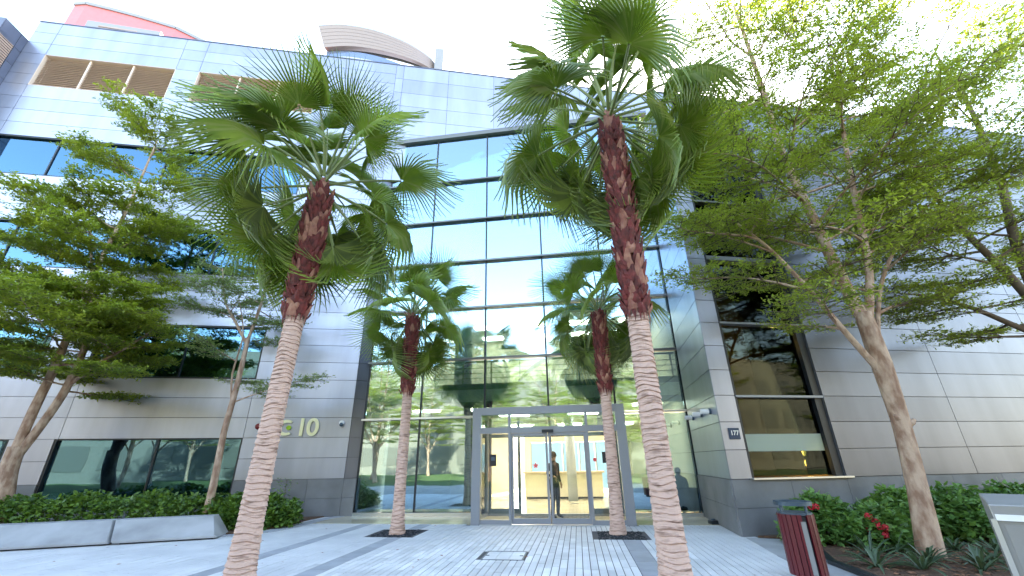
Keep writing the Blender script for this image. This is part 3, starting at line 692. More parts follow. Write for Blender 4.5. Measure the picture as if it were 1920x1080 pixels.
# stickers and notices on the doors
def deco(name, label, cat, mb_pts, m, fr, n, group=None):
    q = MB(); k = len(mb_pts); q.add([fr.p(a, n, z) for a, z in mb_pts] + [fr.p(a, n + .003, z) for a, z in mb_pts], [tuple(range(k)), tuple(range(k, 2 * k))[::-1]] + [(i, k + i, k + (i + 1) % k, (i + 1) % k) for i in range(k)])
    return q.obj(name, M[m], None, label=label, category=cat)
st = [(6.15 + .09 * (1 if i % 2 == 0 else .45) * math.sin(i * math.pi / 5), 1.42 + .09 * (1 if i % 2 == 0 else .45) * math.cos(i * math.pi / 5)) for i in range(10)]
deco('star_sticker', 'red star shaped sticker on the left sliding door leaf', 'sticker', st, 'redpaper', FF, -1.939)
deco('wall_notice', 'small red and white round notice on the right side light', 'notice', [(7.75 + .05 * math.cos(i * .5236) , 1.55 + .05 * math.sin(i * .5236)) for i in range(12)], 'redpaper', FF, -1.926)
deco('black_notice', 'black square notice on the glass beside the right small palm', 'notice', [(7.95, 1.46), (8.2, 1.46), (8.2, 1.74), (7.95, 1.74)], 'black', FF, -1.926)
q = thing('card_reader', 'black intercom unit mounted on the left side light of the entrance', 'intercom', FF.p(4.98, -1.93, 1.5))
piece('casing', FF, (4.88, -1.96, 1.42), (5.06, -1.921, 1.72), 'black', q); piece('screen', FF, (4.92, -1.964, 1.56), (5.02, -1.961, 1.66), 'bluegrey', q)

# sign letters on the left wing
def text_mesh(txt, size, depth, m, bold=0.0, shear=0.):
    cu_ = bpy.data.curves.new('text', 'FONT'); cu_.body = txt; cu_.size = size; cu_.extrude = depth; cu_.offset = bold; cu_.shear = shear; cu_.align_x = 'CENTER'; cu_.align_y = 'CENTER'
    cu_.resolution_u = 6
    o = bpy.data.objects.new('t', cu_); COL.objects.link(o); dg = bpy.context.evaluated_depsgraph_get(); dg.update()
    me = bpy.data.meshes.new_from_object(o.evaluated_get(dg)); bpy.data.objects.remove(o); me.materials.clear(); me.materials.append(m); return me
SG = thing('building_sign', 'raised cream metal C10 lettering with a lime dot on the wall of the left wing', 'sign', FL.p(-2.0, NF, 2.4))
def put_text(txt, fr, s, n, z, size, depth, m, parent, name, bold=.0, sx=1.):
    me = text_mesh(txt, size, depth, M[m], bold); o = link(name, me)
    rot = Matrix.Rotation(fr.a, 4, 'Z') @ Matrix.Rotation(math.pi / 2, 4, 'X')
    o.parent = parent; o.matrix_local = wloc(parent).inverted() @ (Matrix.Translation(fr.p(s, n, z)) @ rot @ Matrix.Diagonal((sx, 1, 1, 1))); return o
# thin open C ring
q = MB(); cx, cz = -2.42, 2.68
for r0, n0, mm in ((.245, NF - .07, 0),):
    K = 22; pts_o = []; pts_i = []
    for i in range(K + 1):
        a = R(52) + (R(360 - 104)) * i / K
        w_ = .055 + .035 * math.sin(math.pi * i / K); pts_o.append((cx + .29 * math.cos(a), cz + .25 * math.sin(a))); pts_i.append((cx + (.29 - w_ * 1.4) * math.cos(a), cz + (.25 - w_ * 1.3) * math.sin(a)))
    for i in range(K):
        v = [(pts_o[i], 0), (pts_o[i + 1], 0), (pts_i[i + 1], 0), (pts_i[i], 0)]
        q.add([FL.p(x[0], NF - .07, x[1]) for x, _ in v] + [FL.p(x[0], NF - .02, x[1]) for x, _ in v], [(0, 1, 2, 3), (7, 6, 5, 4), (0, 4, 5, 1), (2, 6, 7, 3), (0, 3, 7, 4), (1, 5, 6, 2)])
q.obj('letter_c', M['letter'], SG)
q = MB(); q.tube([FL.p(cx + .08, NF - .06, cz), FL.p(cx + .08, NF - .02, cz)], .075, 16); q.obj('dot', M['lime'], SG)
put_text('1', FL, -1.93, NF - .045, 2.67, .78, .025, 'letter', SG, 'digit_one', .014, .95); put_text('0', FL, -1.58, NF - .045, 2.67, .78, .025, 'letter', SG, 'digit_zero', .014, 1.05)
q = MB(); c = FL.p(-3.28, NF - .06, 2.72); q.ball(c, .1, 12); q.tube([FL.p(-3.28, NF, 2.72), c], .04, 8); q.obj('alarm_beacon', M['redball'], None, smooth=True, label='dark red round alarm beacon on the left wing wall, left of the sign', category='beacon')
SC = thing('security_camera', 'white dome security camera on the left wing near the glass hall', 'camera', FL.p(-.66, NF, 2.8))
q = MB(); q.ball(FL.p(-.66, NF - .1, 2.78), .07, 12); q.obj('dome', M['bluegrey'], SC, smooth=True); q = MB(); q.tube([FL.p(-.66, NF, 2.83), FL.p(-.66, NF - .14, 2.83)], .075, 14); q.obj('housing', M['white'], SC, smooth=False)
# three cylindrical wall lights on the return wall
for s_, z_, wh in ((2.63, 2.64, 'farthest left'), (1.55, 2.63, 'middle'), (.6, 2.61, 'nearest to the pillar')):
    T = thing('wall_spotlight', f'white cylindrical spotlight on the silver return wall, {wh} of the three', 'spotlight', FT.p(s_, .0, z_), 'cylindrical spotlights on the return wall')
    q = MB(); q.tube([FT.p(s_, .0, z_ ), FT.p(s_, .05, z_)], .075, 16); q.obj('mount', M['bluegrey'], T); q = MB(); q.tube([FT.p(s_, .05, z_), FT.p(s_, .24, z_)], .06, 16); q.obj('barrel', M['white'], T)
# number plate 177
NP = thing('number_sign', 'small navy square building number sign reading 177 beside the tall window', 'sign', FR.p(.31, 0, 2.06)); q = MB(); q.box((.17, -.025, 1.93), (.44, -.002, 2.18), FR); q.obj('plate', M['navy'], NP, bevel=.008); put_text('177', FR, .305, -.03, 2.065, .14, .003, 'white', NP, 'digits', .003)
# small black floor lamp box by the return wall
q = thing('floor_box', 'small black box lying on the paving at the foot of the return wall', 'box', (5.02, 12.0, 0)); b = MB(); b.box((4.9, 11.85, 0), (5.14, 12.1, .09)); b.obj('case', M['black'], q, bevel=.02); b = MB(); b.tube([(5.0, 11.97, .09), (5.0, 11.97, .12)], .05, 12); b.obj('cap', M['bluegrey'], q)

# ---------------------------------------------------------------- towers behind
TR = thing('red_tower', 'coral red curved building with a grey plant room rising behind the left wing', 'building', (-34, 27, 0))
arc = [(-38.8, 24.3), (-37.7, 24.25), (-36.0, 24.8), (-34.1, 25.5), (-31.5, 26.6), (-29.3, 28.5)]
q = MB(); q.prism(arc + [(-29.3, 38), (-38.8, 38)], 0, 40); q.obj('wall', M['pinkred'], TR)
for k in range(len(arc) - 1):
    (x0, y0), (x1, y1) = arc[k], arc[k + 1]; q = MB(); d = Vector((y1 - y0, x0 - x1, 0)).normalized() * .12
    q.prism([(x0 + d.x, y0 + d.y), (x1 + d.x, y1 + d.y), (x1, y1), (x0, y0)], 39.75, 40.08); q.obj('coping', M['palegrey'], TR)
FP = Frame((-34.0, 22.4), 12); q = MB(); q.box((0, 0, 20), (5.2, 2.6, 35.0), FP); pr = q.obj('plant_room', M['palegrey'], TR)
q = MB(); q.box((.9, -.03, 33.6), (3.6, 0.02, 34.6), FP); q.obj('vent_opening', M['slat'], pr)
for j in range(5): piece('slat', FP, (.95, -.08, 33.68 + j * .18), (3.55, -.031, 33.78 + j * .18), 'tan', pr)
TC = thing('curved_tower', 'round glass tower with a flared louvred crown rising behind the roofline', 'building', (-13, 33, 0))
top = [(-18.9, 27.7, 42), (-16.5, 27.65, 42), (-13.5, 28.3, 42), (-10.65, 29.7, 42), (-8.75, 31.3, 42), (-8.1, 32.4, 42)]
bot = [(-17.8, 27.9, 38.7), (-15.3, 27.95, 38.9), (-12.5, 28.7, 39.2), (-9.9, 30.1, 39.7), (-8.35, 31.6, 40.2), (-7.8, 32.6, 40.4)]
def smoothpts(P, n=5):
    out = []
    for i in range(len(P) - 1):
        p0, p1, p2, p3 = (Vector(P[max(i - 1, 0)]), Vector(P[i]), Vector(P[i + 1]), Vector(P[min(i + 2, len(P) - 1)]))
        for k in range(n):
            t = k / n; out.append(.5 * ((2 * p1) + (-p0 + p2) * t + (2 * p0 - 5 * p1 + 4 * p2 - p3) * t * t + (-p0 + 3 * p1 - 3 * p2 + p3) * t ** 3))
    out.append(Vector(P[-1])); return out
topS, botS = smoothpts(top), smoothpts(bot)
nb = 7
for k in range(nb):
    q = MB(); f0, f1 = k / nb, (k + .93) / nb
    a = [b_.lerp(t_, f0) for t_, b_ in zip(topS, botS)]; c = [b_.lerp(t_, f1) for t_, b_ in zip(topS, botS)]
    off = Vector((.12, .5, 0)); n_ = len(a); vs = a + c + [x + off for x in c] + [x + off for x in a]
    fs = [(j * n_ + i, j * n_ + i + 1, ((j + 1) % 4) * n_ + i + 1, ((j + 1) % 4) * n_ + i) for j in range(4) for i in range(n_ - 1)] + [(0, n_, 2 * n_, 3 * n_), (n_ - 1, 4 * n_ - 1, 3 * n_ - 1, 2 * n_ - 1)]
    q.add(vs, fs); q.obj('crown_louvre', M['tan' if k < nb - 1 else 'band_w'], TC)
q = MB(); n_ = len(topS); ins = [x + Vector((.5, 1.0, 0)) for x in topS]; inb = [x + Vector((.5, 1.0, 0)) for x in botS]
q.add(ins + inb + [Vector((-18.9, 40, 41.9)), Vector((-7.8, 40, 41.9)), Vector((-18.9, 40, 38.7)), Vector((-7.8, 40, 40))], [(i, n_ + i, n_ + i + 1, i + 1) for i in range(n_ - 1)] + [(0, 2 * n_, 2 * n_ + 2, n_), (n_ - 1, 2 * n_ - 1, 2 * n_ + 3, 2 * n_ + 1)]); q.obj('crown_backing', M['palegrey'], TC)
z = 38.6
for k in range(14):
    hgt = .9 if k % 2 == 0 else .35; q = MB(); pr_ = [(v.x + .15, v.y + .25 + (.0 if k % 2 else .12)) for v in botS]
    q.prism(pr_ + [(-7.6, 40), (-17.6, 40)], z - hgt, z); q.obj('storey_band', M['band_b' if k % 2 == 0 else 'band_w'], TC); z -= hgt
q = MB(); q.prism([(-7.9, 31.6), (-7.0, 31.7), (-7.0, 34), (-7.9, 34)], 0, 43.2); q.obj('lift_core', M['palegrey'], TC)
# the building and trees across the forecourt, mirrored in the glass
OP = thing('courtyard_building', 'sand coloured building across the forecourt, mirrored in the entrance glass', 'building', (0, -29, 0))
FO = Frame((-30, -29), 0)
q = MB(); q.box((-70, -8, 0), (130, 0, 15), FO); q.obj('wall', M['sand'], OP)
for i in range(-12, 27):
    for j in range(3): piece('window', FO, (1.5 + i * 3.9, 0, 1.2 + j * 4.2), (4.2 + i * 3.9, .05, 3.6 + j * 4.2), 'opwin', OP)

# ---------------------------------------------------------------- palms
NPI = np.pi
def frond_mesh(seed, Lp, Rb, nseg, beta, droop, span, m, split=.55):
    """petiole along +X then a costapalmate fan; +Z is the upper face"""
    r = random.Random(seed); b = MB()
    pts = []; 
    for i in range(7):
        t = i / 6; pts.append(Vector((Lp * t, 0, -.10 * Lp * t * t * (1 + beta))))
    b.cur = 1; b.tube(pts, [.028 - .012 * i / 6 for i in range(7)], 5, False)
    b.cur = 0
    hub = pts[-1]; rot = Matrix.Rotation(beta, 3, 'Y')
    def place(t, a, lift=0):
        # distance t*R at fan angle a; droops away from the hub
        rr_ = Rb * t
        x, y = rr_ * math.cos(a), rr_ * math.sin(a)
        back = abs(a) / span
        z = lift - droop * Rb * (t ** 2.4) * .55 - .10 * Rb * t * (back ** 2) + .13 * Rb * math.sin(min(1, t * 1.2) * math.pi) * (1 - back * .4)
        return hub + rot @ Vector((x, y, z))
    da = 2 * span / nseg
    for i in range(nseg):
        a = -span + (i + .5) * da; k = abs(a) / span
        ln = (1 - .22 * k ** 2) * r.uniform(.93, 1.05); dr = r.uniform(0, .10) * (1 + 3 * droop)
        jit = r.uniform(-.25, .25) * da
        sp = split * r.uniform(.92, 1.08) * (1 - .12 * k)
        T = [.03, sp * .5, sp, sp + (1 - sp) * .4, sp + (1 - sp) * .75, 1.0]; Wd = [1, 1, 1, .62, .34, .0]
        lt = 2 if r.random() < .3 else 0
        vs = []
        for t, w_ in zip(T, Wd):
            tt = t * ln; hw = da * .5 * w_ * (min(t, sp) / max(t, .01) if t > sp else 1); ex = max(0, (t - sp) / (1 - sp))
            tip = -dr * Rb * ex ** 2 * .9 - droop * .25 * Rb * ex ** 3
            pl_ = .05 * Rb * min(1, t * 2.2) * max(w_, .25); c = place(tt, a + jit * ex, pl_ * .5 + tip); l_ = place(tt, a + jit * ex - hw, -pl_ * .5 + tip); r2 = place(tt, a + jit * ex + hw, -pl_ * .5 + tip)
            vs += [l_, c, r2]
        fs = []
        for j in range(len(T) - 1):
            q_ = j * 3; b.cur = lt; fs += [(q_, q_ + 1, q_ + 4, q_ + 3), (q_ + 1, q_ + 2, q_ + 5, q_ + 4)]
        b.add(vs, fs)
    return b.mesh('frond', [m, M['petiole'], M['frond_light']])
FV = {}
def frond_variants():
    k = 0
    for kind, beta, droop, span, m, Lp in (('y', .0, .02, 1.7, 'frond', 1.12), ('m', .08, .05, 1.95, 'frond', 1.16), ('w', .28, .12, 2.05, 'frond', 1.08), ('o', .5, .25, 2.0, 'frond', 1.05), ('t', .55, .35, 1.9, 'frond_old', 1.0)):
        FV[kind] = [frond_mesh(100 + k * 10 + j, Lp, 1.06, 40, beta + .16 * j, droop * (1 + .3 * j), span, M[m], .36) for j in range(3)]; k += 1
frond_variants()
boot_me = None
def ring_trunk(base, top, r0, r1, seed, steps):
    """pale ringed lower trunk: irregular ridges of old leaf scars"""
    r = random.Random(seed); b = MB(); k = 26; base = Vector(base); top = Vector(top)
    H_ = (top - base).length; prof = []; z = 0.
    while z < H_:                                   # each scar: a lip, a bulge, a groove
        g = r.uniform(.055, .1); lp = r.uniform(.6, 1.4)
        for u, d in ((0, -.011), (.12, .008), (.55, .003), (.9, -.002)): prof.append((min(z + g * u, H_), d * lp))
        z += g
    n = len(prof) - 1; vs = []; ph = r.uniform(0, 6)
    for i, (zz, d) in enumerate(prof):
        t = zz / H_; c = base.lerp(top, t); rad = r0 + (r1 - r0) * min(1, t * 1.25) + .06 * math.exp(-t * 12)
        for j in range(k):
            a = 2 * math.pi * j / k
            rr_ = rad + d + r.uniform(-.0035, .0035) + .007 * math.sin(a * 3 + ph + t * 5)
            vs.append((c.x + rr_ * math.cos(a), c.y + rr_ * math.sin(a), c.z + .022 * math.sin(a + ph * 2 + t * 9) + .012 * math.sin(3 * a + t * 31)))
    fs = [(i * k + j, i * k + (j + 1) % k, (i + 1) * k + (j + 1) % k, (i + 1) * k + j) for i in range(n) for j in range(k)]
    b.add(vs, fs); return b
def palm(label, base, h_ring, h_boot, h_crown, lean, r0, rb, seed, scale, nfr, group, spec=None):
    r = random.Random(seed); base = Vector(base); T = thing('palm_tree', label, 'palm tree', base, group)
    axis = lambda z: base + Vector((lean[0] * z, lean[1] * z, z))
    tb = ring_trunk(axis(-.03), axis(h_ring), r0, r0 * .86, seed, int(h_ring / .032)); tr = tb.obj('trunk', M['trunk'], T)
    # red fibrous leaf bases
    core = MB(); n = 12; core.tube([axis(h_ring - .08 + (h_boot - h_ring + .1) * i / n) for i in range(n + 1)], [rb * (.72 if i == 0 else (.9 + .1 * math.sin(i * 1.7)) * (.95 if i < n - 1 else .8)) for i in range(n + 1)], 18)
    core.obj('fibrous_trunk', M['boot'], T)
    bt = MB(); z = h_ring - .12; k = 0
    while z < h_boot + .1:
        for j in range(7):
            a = k * 2.399 + r.uniform(-.15, .15); k += 1; zz = z + r.uniform(-.03, .03)
            c = axis(zz); d = Vector((math.cos(a), math.sin(a), 0)); s_ = Vector((-d.y, d.x, 0))
            L = r.uniform(.13, .24) * (1.2 if zz > h_ring + .3 else .8); w_ = r.uniform(.05, .085); out = r.uniform(.01, .06)
            twist = r.uniform(-.35, .35)
            p0 = c + d * (rb * .86); p1 = c + d * (rb * .98 + .01) + Vector((0, 0, L * .5)) + s_ * twist * .06; p2 = c + d * (rb * 1.0 + out) + Vector((0, 0, L)) + s_ * twist * .14
            bt.cur = 1 if r.random() < .2 else 0
            th = d * .018
            bt.add([p0 - s_ * w_, p0 + s_ * w_, p1 - s_ * w_ * .8 , p1 + s_ * w_ * .8, p2 - s_ * w_ * .35, p2 + s_ * w_ * .3, p0 + th * 1.4, p1 + th * 1.6, p2 + th],
                   [(0, 6, 7, 2), (6, 1, 3, 7), (2, 7, 8, 4), (7, 3, 5, 8), (4, 8, 5)])
        z += .075
    for j in range(34):                              # torn fibre skirt where the boots end
        a = j * 6.2832 / 34 + r.uniform(-.1, .1); d = Vector((math.cos(a), math.sin(a), 0)); s_ = Vector((-d.y, d.x, 0)); c = axis(h_ring + .03); L = r.uniform(.1, .34)
        bt.cur = 1 if j % 3 == 0 else 0
        bt.add([c + d * (rb * .9) - s_ * .035, c + d * (rb * .9) + s_ * .035, c + d * (r0 * .9 + .02) + s_ * r.uniform(-.03, .03) - Vector((0, 0, L)), c + d * (rb * .98 + .01)], [(0, 2, 3), (2, 1, 3)])
    setp(bt.obj('leaf_base', [M['boot'], M['boot_tan']], T), kind='stuff')
    # crown
    top = axis(h_boot)
    q = MB(); q.tube([axis(h_boot - .1), axis(h_boot + (h_crown - h_boot) * .6)], [rb * .75, .09], 14); q.obj('crown_shaft', M['boot_tan'], T)
    for i in range(nfr):
        t = (i + .5) / nfr; el = R(84) - R(146) * t ** .9 + R(r.uniform(-13, 13)); az = i * 2.39996 + r.uniform(-.35, .35)
        kind = 'y' if el > R(48) else ('m' if el > R(14) else ('w' if el > R(-14) else ('o' if r.random() < .75 else 't')))
        toc = math.atan2(-base.y, -base.x)          # keep hanging leaves off the side where the bare neck shows
        if el < R(-5) and math.cos(az - toc) > .35: az += math.pi * .62 * (1 if math.sin(az - toc) > 0 else -1)
        if spec and i in spec: az, el, kind = spec[i]
        o = bpy.data.objects.new('frond', FV[kind][r.randrange(3)]); COL.objects.link(o); o.parent = T
        o.location = axis(h_boot + (h_crown - h_boot) * (.75 * (1 - t)) + .05) - base + Vector((math.cos(az), math.sin(az), 0)) * rb * .35
        o.rotation_euler = (Quaternion((0, 0, 1), az) @ Quaternion((0, 1, 0), -el) @ Quaternion((1, 0, 0), r.uniform(-1.15, 1.15))).to_euler()
        sc_ = scale * r.uniform(.84, 1.14) * (.9 if kind == 'y' and t < .12 else 1); o.scale = (sc_, sc_, sc_)
    return T
GP = 'fan palms before the entrance'
palm('tall foreground fan palm on the left with a bare pale trunk and red fibrous neck', (-3.72, 6.59, 0), 3.95, 6.15, 6.95, (.017, 0), .168, .2, 11, 1.08, 46, GP)
palm('tall foreground fan palm on the right, its crown reaching the top of the photo', (1.95, 6.07, 0), 3.7, 7.15, 8.1, (-.006, 0), .18, .2, 23, 1.14, 46, GP)
palm('shorter fan palm left of the entrance doors, in a black gravel square', (-2.82, 11.32, -.03), 3.42, 5.25, 5.75, (-.01, 0), .14, .17, 35, .9, 34, GP)
palm('shorter fan palm right of the entrance doors, partly behind the big right trunk', (2.3, 10.75, -.03), 3.3, 5.1, 5.55, (.01, 0), .145, .165, 47, .84, 31, GP)

# ---------------------------------------------------------------- leafy trees
def leaf_mesh(name, P, D, size, m, rs, flat=.35, asp=.42):
    """P: (n,3) leaf positions; each a folded-free diamond with its own tilt"""
    n = len(P); P = np.asarray(P, dtype=np.float32)
    a = rs.uniform(0, 2 * np.pi, n); d = np.stack([np.cos(a), np.sin(a), rs.normal(0, flat, n)], 1); d /= np.linalg.norm(d, axis=1)[:, None]
    if D is not None:
        d = d * .6 + np.asarray(D) ; d /= np.linalg.norm(d, axis=1)[:, None]
    upv = np.stack([rs.normal(0, flat, n), rs.normal(0, flat, n), np.ones(n)], 1); s_ = np.cross(d, upv); s_ /= np.linalg.norm(s_, axis=1)[:, None]
    L = size * rs.uniform(.6, 1.25, n)[:, None]; w_ = L * asp
    v = np.empty((n, 4, 3), np.float32); v[:, 0] = P; v[:, 1] = P + d * L * .5 + s_ * w_ * .5; v[:, 2] = P + d * L; v[:, 3] = P + d * L * .5 - s_ * w_ * .5
    me = bpy.data.meshes.new(name); me.vertices.add(4 * n); me.vertices.foreach_set('co', v.ravel())
    me.loops.add(4 * n); me.loops.foreach_set('vertex_index', np.arange(4 * n, dtype=np.int32)); me.polygons.add(n); me.polygons.foreach_set('loop_start', np.arange(0, 4 * n, 4, dtype=np.int32)); me.polygons.foreach_set('loop_total', np.full(n, 4, np.int32))
    me.materials.append(m); me.update(); me.validate(); return me
def leafy_tree(name, label, cat, base, trunks, limbs, seed, leafm, lsize, dens=1., group=None, barkm='bark', spread=.28, flatz=.25, up_bias=0.1, l3=1.):
    """trunks: list of (points, radii); limbs: (start, dir azimuth, elevation deg, length, radius)"""
    r = random.Random(seed); rs = np.random.RandomState(seed); base = Vector(base)
    T = thing(name, label, cat, base, group)
    wood = MB(); 
    for pts, rad in trunks: wood.tube([Vector(x) for x in smoothpts(pts, 4)], list(np.interp(np.linspace(0, 1, (len(pts) - 1) * 4 + 1), np.linspace(0, 1, len(rad)), rad)), 12)
    wood.lobj('trunk', M[barkm], T, smooth=True)
    lim = MB(); tw = MB(); LP = []; LD = []
    def branch(p, d, L, rad, lvl, mb):
        n = max(3, int(L / (.28 if lvl < 3 else .12))); pts = [p.copy()]; dirs = [d.copy()]; d = d.copy(); st = L / n
        for i in range(n):
            d += Vector((r.gauss(0, .11), r.gauss(0, .11), r.gauss(0, .07)));
            if lvl > 1: d.z = d.z * .75 + up_bias * .12
            else: d.z = d.z * .94 + up_bias * .1
            d.normalize(); p = p + d * st; pts.append(p.copy()); dirs.append(d.copy())
        mb.tube(pts, [rad * (1 - .8 * i / n) for i in range(n + 1)], 6 if lvl == 1 else (4 if lvl == 2 else 3), False)
        return pts, dirs
    for (p, az, el, L, rad) in limbs:
        d = Vector((math.cos(az) * math.cos(R(el)), math.sin(az) * math.cos(R(el)), math.sin(R(el))))
        pts, dirs = branch(Vector(p), d, L, rad, 1, lim)
        n = len(pts) - 1; side = 1
        for i in range(1, n + 1):
            t = i / n
            if t < .22: continue
            for rep in range(3 if r.random() < .5 * dens else 2):
                side = -side; d0 = dirs[i]; a = side * R(r.uniform(28, 75)); d2 = Vector((d0.x * math.cos(a) - d0.y * math.sin(a), d0.x * math.sin(a) + d0.y * math.cos(a), d0.z * flatz + r.uniform(-.08, .14))).normalized()
                L2 = (spread * L * (1.15 - t) + .45) * r.uniform(.7, 1.25); p2, dd2 = branch(pts[i], d2, L2, rad * .32 * (1.1 - t) + .006, 2, tw)
                m_ = len(p2) - 1; L3tot = max(3, int(L2 / .095 * l3))
                for j in range(L3tot):
                    tt = .2 + .8 * (j + r.random()) / L3tot; k = min(m_, int(tt * m_)); sd = 1 if j % 2 else -1; a = sd * R(r.uniform(25, 70)); e0 = dd2[k]
                    d3 = Vector((e0.x * math.cos(a) - e0.y * math.sin(a), e0.x * math.sin(a) + e0.y * math.cos(a), e0.z * .3 + r.uniform(-.1, .16))).normalized(); L3 = r.uniform(.22, .55)
                    p3, dd3 = branch(p2[k], d3, L3, .005, 3, tw)
                    nl = int(L3 / .018 * dens)
                    for q_ in range(nl):
                        u = (q_ + r.random()) / nl * (len(p3) - 1); iu = min(int(u), len(p3) - 2); pp = p3[iu].lerp(p3[iu + 1], u - iu)
                        LP.append((pp.x + r.gauss(0, .03), pp.y + r.gauss(0, .03), pp.z + r.gauss(0, .02))); LD.append(tuple(dd3[iu] * .5))
    lim.lobj('limb', M[barkm], T, smooth=True); tw.lobj('twigs', M['bark_dark'], T)['kind'] = 'stuff'
    me = leaf_mesh('crown', np.array(LP), np.array(LD), lsize, leafm, rs); c = link('crown', me, T)
    return T, len(LP)
def auto_limbs(r, trunk_fn, h0, h1, n, Lf, elf, radf, az0=0):
    out = []
    for i in range(n):
        t = (i + r.random() * .6) / n; h = h0 + (h1 - h0) * t; out.append((trunk_fn(h), az0 + i * 2.399 + r.uniform(-.3, .3), elf(t) + r.uniform(-6, 6), Lf(t) * r.uniform(.85, 1.15), radf(t)))
    return out
r = random.Random(91)
# big right tree: base (6.75,7.96)
tf = lambda h: (.02 + .0 * h + (.32 if h < 4 else .32 + (h - 4) * .03) * min(1, h / 2.5), 0, h)
t1 = [(0, 0, -.1), (.18, 0, 1.0), (.30, 0, 2.1), (.33, 0, 3.2), (.32, 0, 4.2)]
t2 = [(.32, 0, 3.9), (.2, .1, 5.2), (.05, .1, 6.6), (-.1, .15, 8.4), (-.1, .1, 10.5), (-.2, 0, 13.6)]
t3 = [(.33, 0, 3.9), (.75, -.05, 5.2), (1.0, -.1, 7.0), (1.5, 0, 9.2), (2.0, .1, 11.5)]
t4 = [(.3, 0, 2.95), (-.15, -.05, 3.7), (-.7, -.1, 4.7), (-1.3, -.1, 5.7), (-2.0, 0, 6.6)]
t5 = [(.36, 0, 3.3), (.75, .2, 4.1), (1.3, .3, 5.1), (2.0, .3, 6.0), (2.9, .4, 6.8)]
trk = [(t1, [.2, .15, .14, .17, .14]), (t2, [.12, .11, .095, .08, .06, .03]), (t3, [.085, .07, .06, .045, .02]), (t4, [.07, .055, .045, .035, .02]), (t5, [.05, .045, .04, .035, .02])]
def along(pts, t):
    P = smoothpts(pts, 6); return P[min(len(P) - 1, int(t * (len(P) - 1)))]
limbs = []
for pts, n, az0, Lb in ((t2, 22, 0.3, 3.9), (t3, 16, 1.1, 3.4), (t4, 6, 2.2, 2.2), (t5, 6, 0.2, 2.4)):
    for i in range(n):
        t = .3 + .7 * i / max(1, n - 1); az = az0 + i * 2.399 + r.uniform(-.3, .3)
        Lr = Lb * (1.05 - .35 * t) * r.uniform(.8, 1.15)
        if math.sin(az) > .5: Lr *= .75
        limbs.append((along(pts, t), az, r.uniform(2, 26) + 22 * t, Lr, .04 - .018 * t))
limbs += [(along(t4, .5), 2.9, 8, 2.6, .03), (along(t4, .8), 3.3, 12, 2.2, .03), (along(t4, .35), -2.4, 4, 2.0, .025), (along(t2, .28), 3.0, 14, 3.0, .04), (along(t2, .45), 3.4, 16, 3.0, .04)]
T1, n1 = leafy_tree('shade_tree', 'large right-hand shade tree with a forked tan trunk rising from the shrub bed', 'tree', (6.75, 7.96, 0), trk, limbs, 5, M['leaf'], .084, .66)
# second right tree, trunk at the photo's right edge
r = random.Random(17)
s1 = [(0, 0, -.1), (-.1, 0, 1.6), (-.25, 0, 3.2), (-.4, 0, 4.4)]
s2 = [(-.4, 0, 4.2), (-.2, 0, 6.0), (.3, 0, 8.0), (.6, 0, 10.5), (.5, 0, 12.5)]; s3 = [(-.35, 0, 4.0), (-1.0, -.2, 5.2), (-1.8, -.4, 6.4), (-2.3, -.5, 8.0), (-2.5, -.5, 9.6)]; s4 = [(-.3, 0, 3.6), (-1.0, .1, 4.1), (-1.9, .1, 4.6), (-2.9, .1, 4.9)]
limbs = []
for pts, n, az0, Lb in ((s2, 16, .5, 3.4), (s3, 16, 1.4, 2.8), (s4, 9, 2.8, 1.8)):
    for i in range(n):
        t = .25 + .75 * i / max(1, n - 1); az = az0 + i * 2.399 + r.uniform(-.3, .3)
        limbs.append((along(pts, t), az, r.uniform(-2, 18) + 18 * t * (pts is not s4), Lb * (1.05 - .35 * t) * r.uniform(.8, 1.2), .035 - .015 * t))
for kx, ky, kz, ka, kl in ((.32, -.1, 2.12, -2.6, .2), (.36, -.08, 2.05, -.3, .17), (.22, -.1, .75, -1.9, .1), (.3, -.1, 2.75, -1.4, .12), (.1, -.1, .35, -.9, .08)):
    q = MB(); d = Vector((math.cos(ka), math.sin(ka), .35)); c = Vector((kx - .0, 0, kz)); q.tube([c, c + d * (kl * .75), c + d * kl + Vector((0, 0, .03))], [.085, .05, .028], 10); q.lobj('branch_stub', M['bark'], T1, smooth=True)
T2, n2 = leafy_tree('shade_tree', 'second shade tree with dark trunk at the right edge, crown overlapping the larger tree', 'tree', (12.1, 8.7, 0), [(s1, [.22, .18, .16, .15]), (s2, [.13, .1, .08, .05, .02]), (s3, [.1, .08, .06, .04, .02]), (s4, [.07, .06, .045, .03])], limbs, 6, M['leaf'], .085, .75, barkm='bark_dark')
